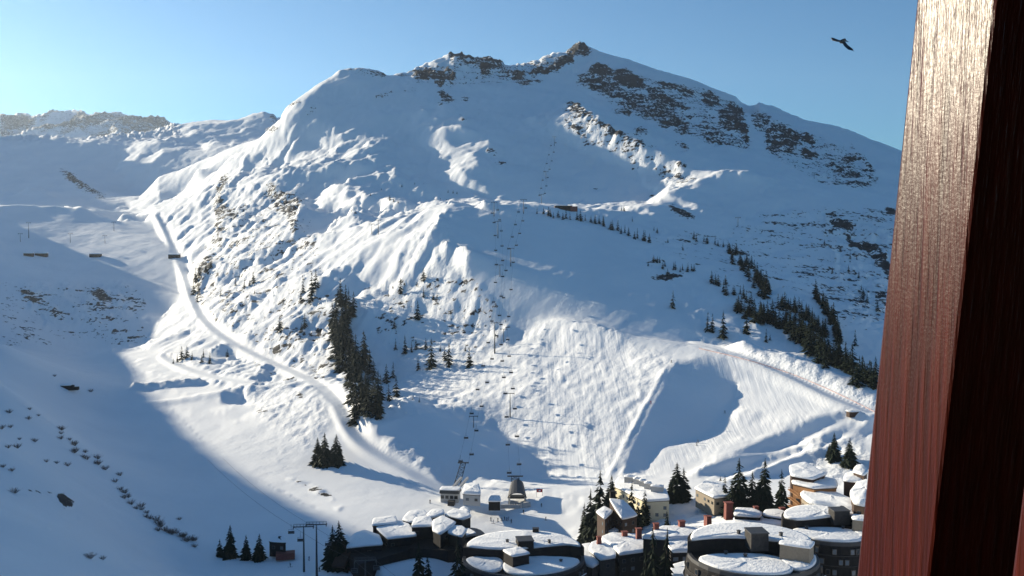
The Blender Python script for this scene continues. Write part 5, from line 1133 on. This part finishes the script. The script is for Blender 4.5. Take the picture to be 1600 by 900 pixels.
# ------------------------------------------------------------------ nets, signs, snow guns
m = MB(); prev = None
for i in range(60):
    f = i / 59; u = 1092 + (1366 - 1092) * f; v = 545 + 99 * f - 12 * math.sin(math.pi * f) ; p = pick(u, v)
    if p is None: continue
    if prev is not None and (p - prev).length < 30:
        m.add([prev, p, p + Vector((0, 0, .55)), prev + Vector((0, 0, .55))], [(0, 1, 2, 3)]); m.tube(p - Vector((0, 0, .3)), p + Vector((0, 0, 1.0)), .04, n=4)
    prev = p
tag(m.build('safety_net', M['orangenet']), 'faded red safety net along the lower edge of the wide sunlit piste', 'safety net')
p = pick(843, 776); e = empty('banner', p, 0, 'red and white banner beside the barrel hood lift station', 'banner'); MB().bar((-1.4, 0, -.3), (-1.4, 0, 3.6), .12, .12).build('pole', M['steel'], e); MB().bar((1.4, 0, -.3), (1.4, 0, 3.6), .12, .12).build('pole', M['steel'], e)
MB().bar((-1.3, 0, 2.8), (1.3, 0, 2.8), .06, 1.5).build('cloth', M['redcloth'], e); MB().bar((-.45, -.06, 2.8), (.45, -.06, 2.8), .05, .6).build('emblem', M['snow'], e)

# ------------------------------------------------------------------ shrubs
def shrub_mesh(seed):
    rnd = random.Random(seed); m = MB()
    for i in range(46):
        a = rnd.uniform(0, 6.28); t = rnd.uniform(.15, .95); L = rnd.uniform(1.1, 2.2); b = Vector((math.cos(a) * .5 * rnd.random(), math.sin(a) * .5 * rnd.random(), -.2)); d = Vector((math.cos(a) * math.sin(t), math.sin(a) * math.sin(t), math.cos(t)))
        q = b + d * L; m.tube(b, q, .035, .018, 3)
        for k in range(4):
            s = b + d * L * rnd.uniform(.35, 1); e_ = Vector((rnd.uniform(-1, 1), rnd.uniform(-1, 1), rnd.uniform(.1, 1))).normalized() * rnd.uniform(.25, .6); m.tube(s, s + e_, .018, .008, 3)
    return m
SH = [shrub_mesh(60 + k).build('bare_shrub', M['twig']) for k in range(3)]; shused = [False] * 3
def shrub(u, v, s, label, group):
    p = pick(u, v)
    if p is None: return
    k = rt.randrange(3); o = SH[k] if not shused[k] else SH[k].copy()
    if shused[k]: COL.objects.link(o)
    shused[k] = True; o.location = p; o.rotation_euler = (0, 0, rt.uniform(0, 6.28)); o.scale = (s * 1.3, s * 1.3, s); tag(o, label, 'shrub', group)
gs = 'bare shrubs along the stream bank'
path = [(90,668),(102,684),(118,700),(132,714),(155,726),(178,742),(186,758),(204,782),(222,800),(236,812),(252,825),(272,834),(290,842),(312,852)]
for i in range(46):
    d = (len(path) - 1) * (i + rt.random()) / 46; k = min(int(d), len(path) - 2); f = d - k
    if .30 < i / 46 < .42 and i % 2: continue
    u = path[k][0] + (path[k + 1][0] - path[k][0]) * f; v = path[k][1] + (path[k + 1][1] - path[k][1]) * f
    shrub(u + rt.uniform(-7, 7), v + rt.uniform(-5, 5), rt.uniform(.7, 1.3), 'brown leafless shrub in the line along the shaded stream bank, lower left', gs)
gt = 'lone bare shrubs on the shaded left slope'
for u, v in [(14,645),(16,668),(46,640),(44,655),(30,687),(54,690),(12,700),(18,736),(72,722),(105,728),(88,724),(2,670),(140,872),(160,874),(4,730),(26,700),(280,812),(22,770),(60,650),(85,588),(142,612)]: shrub(u, v, rt.uniform(.6, 1.1), 'leafless shrub alone on the shaded slope left of the stream bank', gt)

# ------------------------------------------------------------------ bird
b = MB(); 
def wing(side):
    s = side; P = [(0, .10, .02), (s * .16, .13, .06), (s * .34, .08, .09), (s * .47, -.02, .08), (s * .45, -.08, .07), (s * .36, -.09, .07), (s * .20, -.07, .05), (0, -.08, .01)]
    n = len(P); b.add(P + [(x, y, z - .012) for x, y, z in P], [tuple(range(n)), tuple(reversed(range(n, 2 * n)))] + [(i, (i + 1) % n, n + (i + 1) % n, n + i) for i in range(n)])
    for k in range(4): a = .3 + k * .32; x0 = s * (.44 - .02 * k); b.add([(x0, -.02 - .02 * k, .078), (x0 + s * .14 * math.cos(a), -.03 - .14 * math.sin(a) * .8, .085), (x0 - s * .03, -.05 - .02 * k, .075)], [(0, 1, 2)])
wing(1); wing(-1)
for (y0, r0), (y1, r1) in zip([(-.14, .03), (-.02, .06), (.10, .055), (.17, .04), (.22, .042)], [(-.02, .06), (.10, .055), (.17, .04), (.22, .042), (.30, .006)]): b.tube((0, y0, 0), (0, y1, 0), r0, r1, 8)
b.add([(-.02, -.10, .01), (.02, -.10, .01), (.09, -.32, .01), (0, -.34, .01), (-.09, -.32, .01)], [(0, 1, 2, 3, 4)])
bo = b.build('bird', M['black']); bp = W(1318, 64, 38); bo.location = bp; bo.scale = (1.05, 1.7, 1.9); yy_ = Vector((-.55, -.8, -.2)).normalized(); xx_ = Vector((.75, -.35, -.55)); xx_ = (xx_ - yy_ * xx_.dot(yy_)).normalized(); bo.rotation_euler = Matrix((xx_, yy_, xx_.cross(yy_))).transposed().to_euler(); tag(bo, 'black bird gliding with spread wings in the open sky', 'bird')

# ------------------------------------------------------------------ painted timber post of the balcony
def post_material():
    m = bpy.data.materials.new('varnished_red_timber'); m.use_nodes = True; nt = m.node_tree; N = nt.nodes; L = nt.links; b = N['Principled BSDF']
    tc = N.new('ShaderNodeTexCoord'); mp = N.new('ShaderNodeMapping'); mp.inputs['Scale'].default_value = (1, 1, .035); L.new(tc.outputs['Object'], mp.inputs['Vector'])
    n1 = N.new('ShaderNodeTexNoise'); n1.inputs['Scale'].default_value = 210; n1.inputs['Detail'].default_value = 5; L.new(mp.outputs[0], n1.inputs['Vector'])
    n2 = N.new('ShaderNodeTexNoise'); n2.inputs['Scale'].default_value = 420; n2.inputs['Detail'].default_value = 3; L.new(tc.outputs['Object'], n2.inputs['Vector'])
    cr = N.new('ShaderNodeValToRGB'); cr.color_ramp.elements[0].position = .35; cr.color_ramp.elements[1].position = .7; cr.color_ramp.elements[0].color = (.026, .0035, .0018, 1); cr.color_ramp.elements[1].color = (.062, .0085, .004, 1); L.new(n1.outputs[0], cr.inputs[0]); L.new(cr.outputs[0], b.inputs['Base Color'])
    a = N.new('ShaderNodeMath'); a.operation = 'MULTIPLY_ADD'; a.inputs[1].default_value = 1.9; L.new(n1.outputs[0], a.inputs[0])
    c = N.new('ShaderNodeMath'); c.operation = 'MULTIPLY'; c.inputs[1].default_value = .16; L.new(n2.outputs[0], c.inputs[0]); L.new(c.outputs[0], a.inputs[2])
    bp_ = N.new('ShaderNodeBump'); bp_.inputs['Strength'].default_value = .8; bp_.inputs['Distance'].default_value = .0012; L.new(a.outputs[0], bp_.inputs['Height']); L.new(bp_.outputs[0], b.inputs['Normal'])
    b.inputs['Roughness'].default_value = .30; b.inputs['Specular IOR Level'].default_value = .17
    return m
PMAT = post_material()
def post(P0, e, w, d, top, bot, axis, name, label):
    "P0: near left corner at eye height reference, e: unit vector away from the viewer along the left face"
    e = Vector((e[0], e[1], 0)).normalized(); f = Vector((e.y, -e.x, 0)); ax_ = Vector(axis); V_ = []
    cor = [P0, P0 + e * d, P0 + e * d + f * w, P0 + f * w]
    bev = .003
    cs = []
    for i, c in enumerate(cor):
        a = (cor[i - 1] - c).normalized(); b_ = (cor[(i + 1) % 4] - c).normalized(); cs += [c + a * bev, c + (a + b_) * bev * .3, c + b_ * bev]
    n = len(cs)
    for s in (bot, top): V_ += [c + ax_ * s for c in cs]
    m = MB(); m.add(V_, [(i, (i + 1) % n, n + (i + 1) % n, n + i) for i in range(n)] + [tuple(reversed(range(n))), tuple(range(n, 2 * n))])
    return tag(m.build(name, PMAT), label, 'post')
axis = (.045, -.097, 1.0)
top_ = W(1560, -20, .62)
# move the reference to eye height along the axis
P0 = top_ - Vector(axis) * top_.z
post(P0, (-.24, .97), .086, .083, 2.0, -2.6, axis, 'timber_post', 'glossy red brown timber post with a black shaded side, filling the right edge')
e_ = Vector((-.24, .97, 0)).normalized(); bt = W(1578, 900, .50); P1 = bt - Vector(axis) * bt.z - e_ * .05
post(P1, (-.24, .97), .05, .05, 2.0, -2.6, axis, 'timber_post', 'second reddish timber post, a sliver in the bottom right corner')

# ------------------------------------------------------------------ the balcony the picture is taken from (dark timber recess round the viewer)
DW = mat('dark_balcony_boards', (.035, .016, .010), .8, noise=(6, (.05, .024, .015), .3))
def slab(name, lo, hi):
    m = MB(); m.box(((lo[0] + hi[0]) / 2, (lo[1] + hi[1]) / 2, lo[2]), (hi[0] - lo[0], hi[1] - lo[1], hi[2] - lo[2])); o = m.build(name, DW); o['kind'] = 'structure'; return o
slab('balcony_back_wall', (-3.2, -1.7, -1.6), (3.6, -1.5, 1.5))
slab('balcony_ceiling', (-3.2, -1.5, 1.2), (3.6, .30, 1.4))
slab('balcony_floor', (-3.2, -1.5, -1.6), (3.6, .35, -1.5))
slab('balcony_side_wall', (3.4, -1.5, -1.5), (3.6, .75, 1.2))
slab('balcony_end_wall', (-3.2, -1.5, -1.5), (-3.0, .3, 1.2))
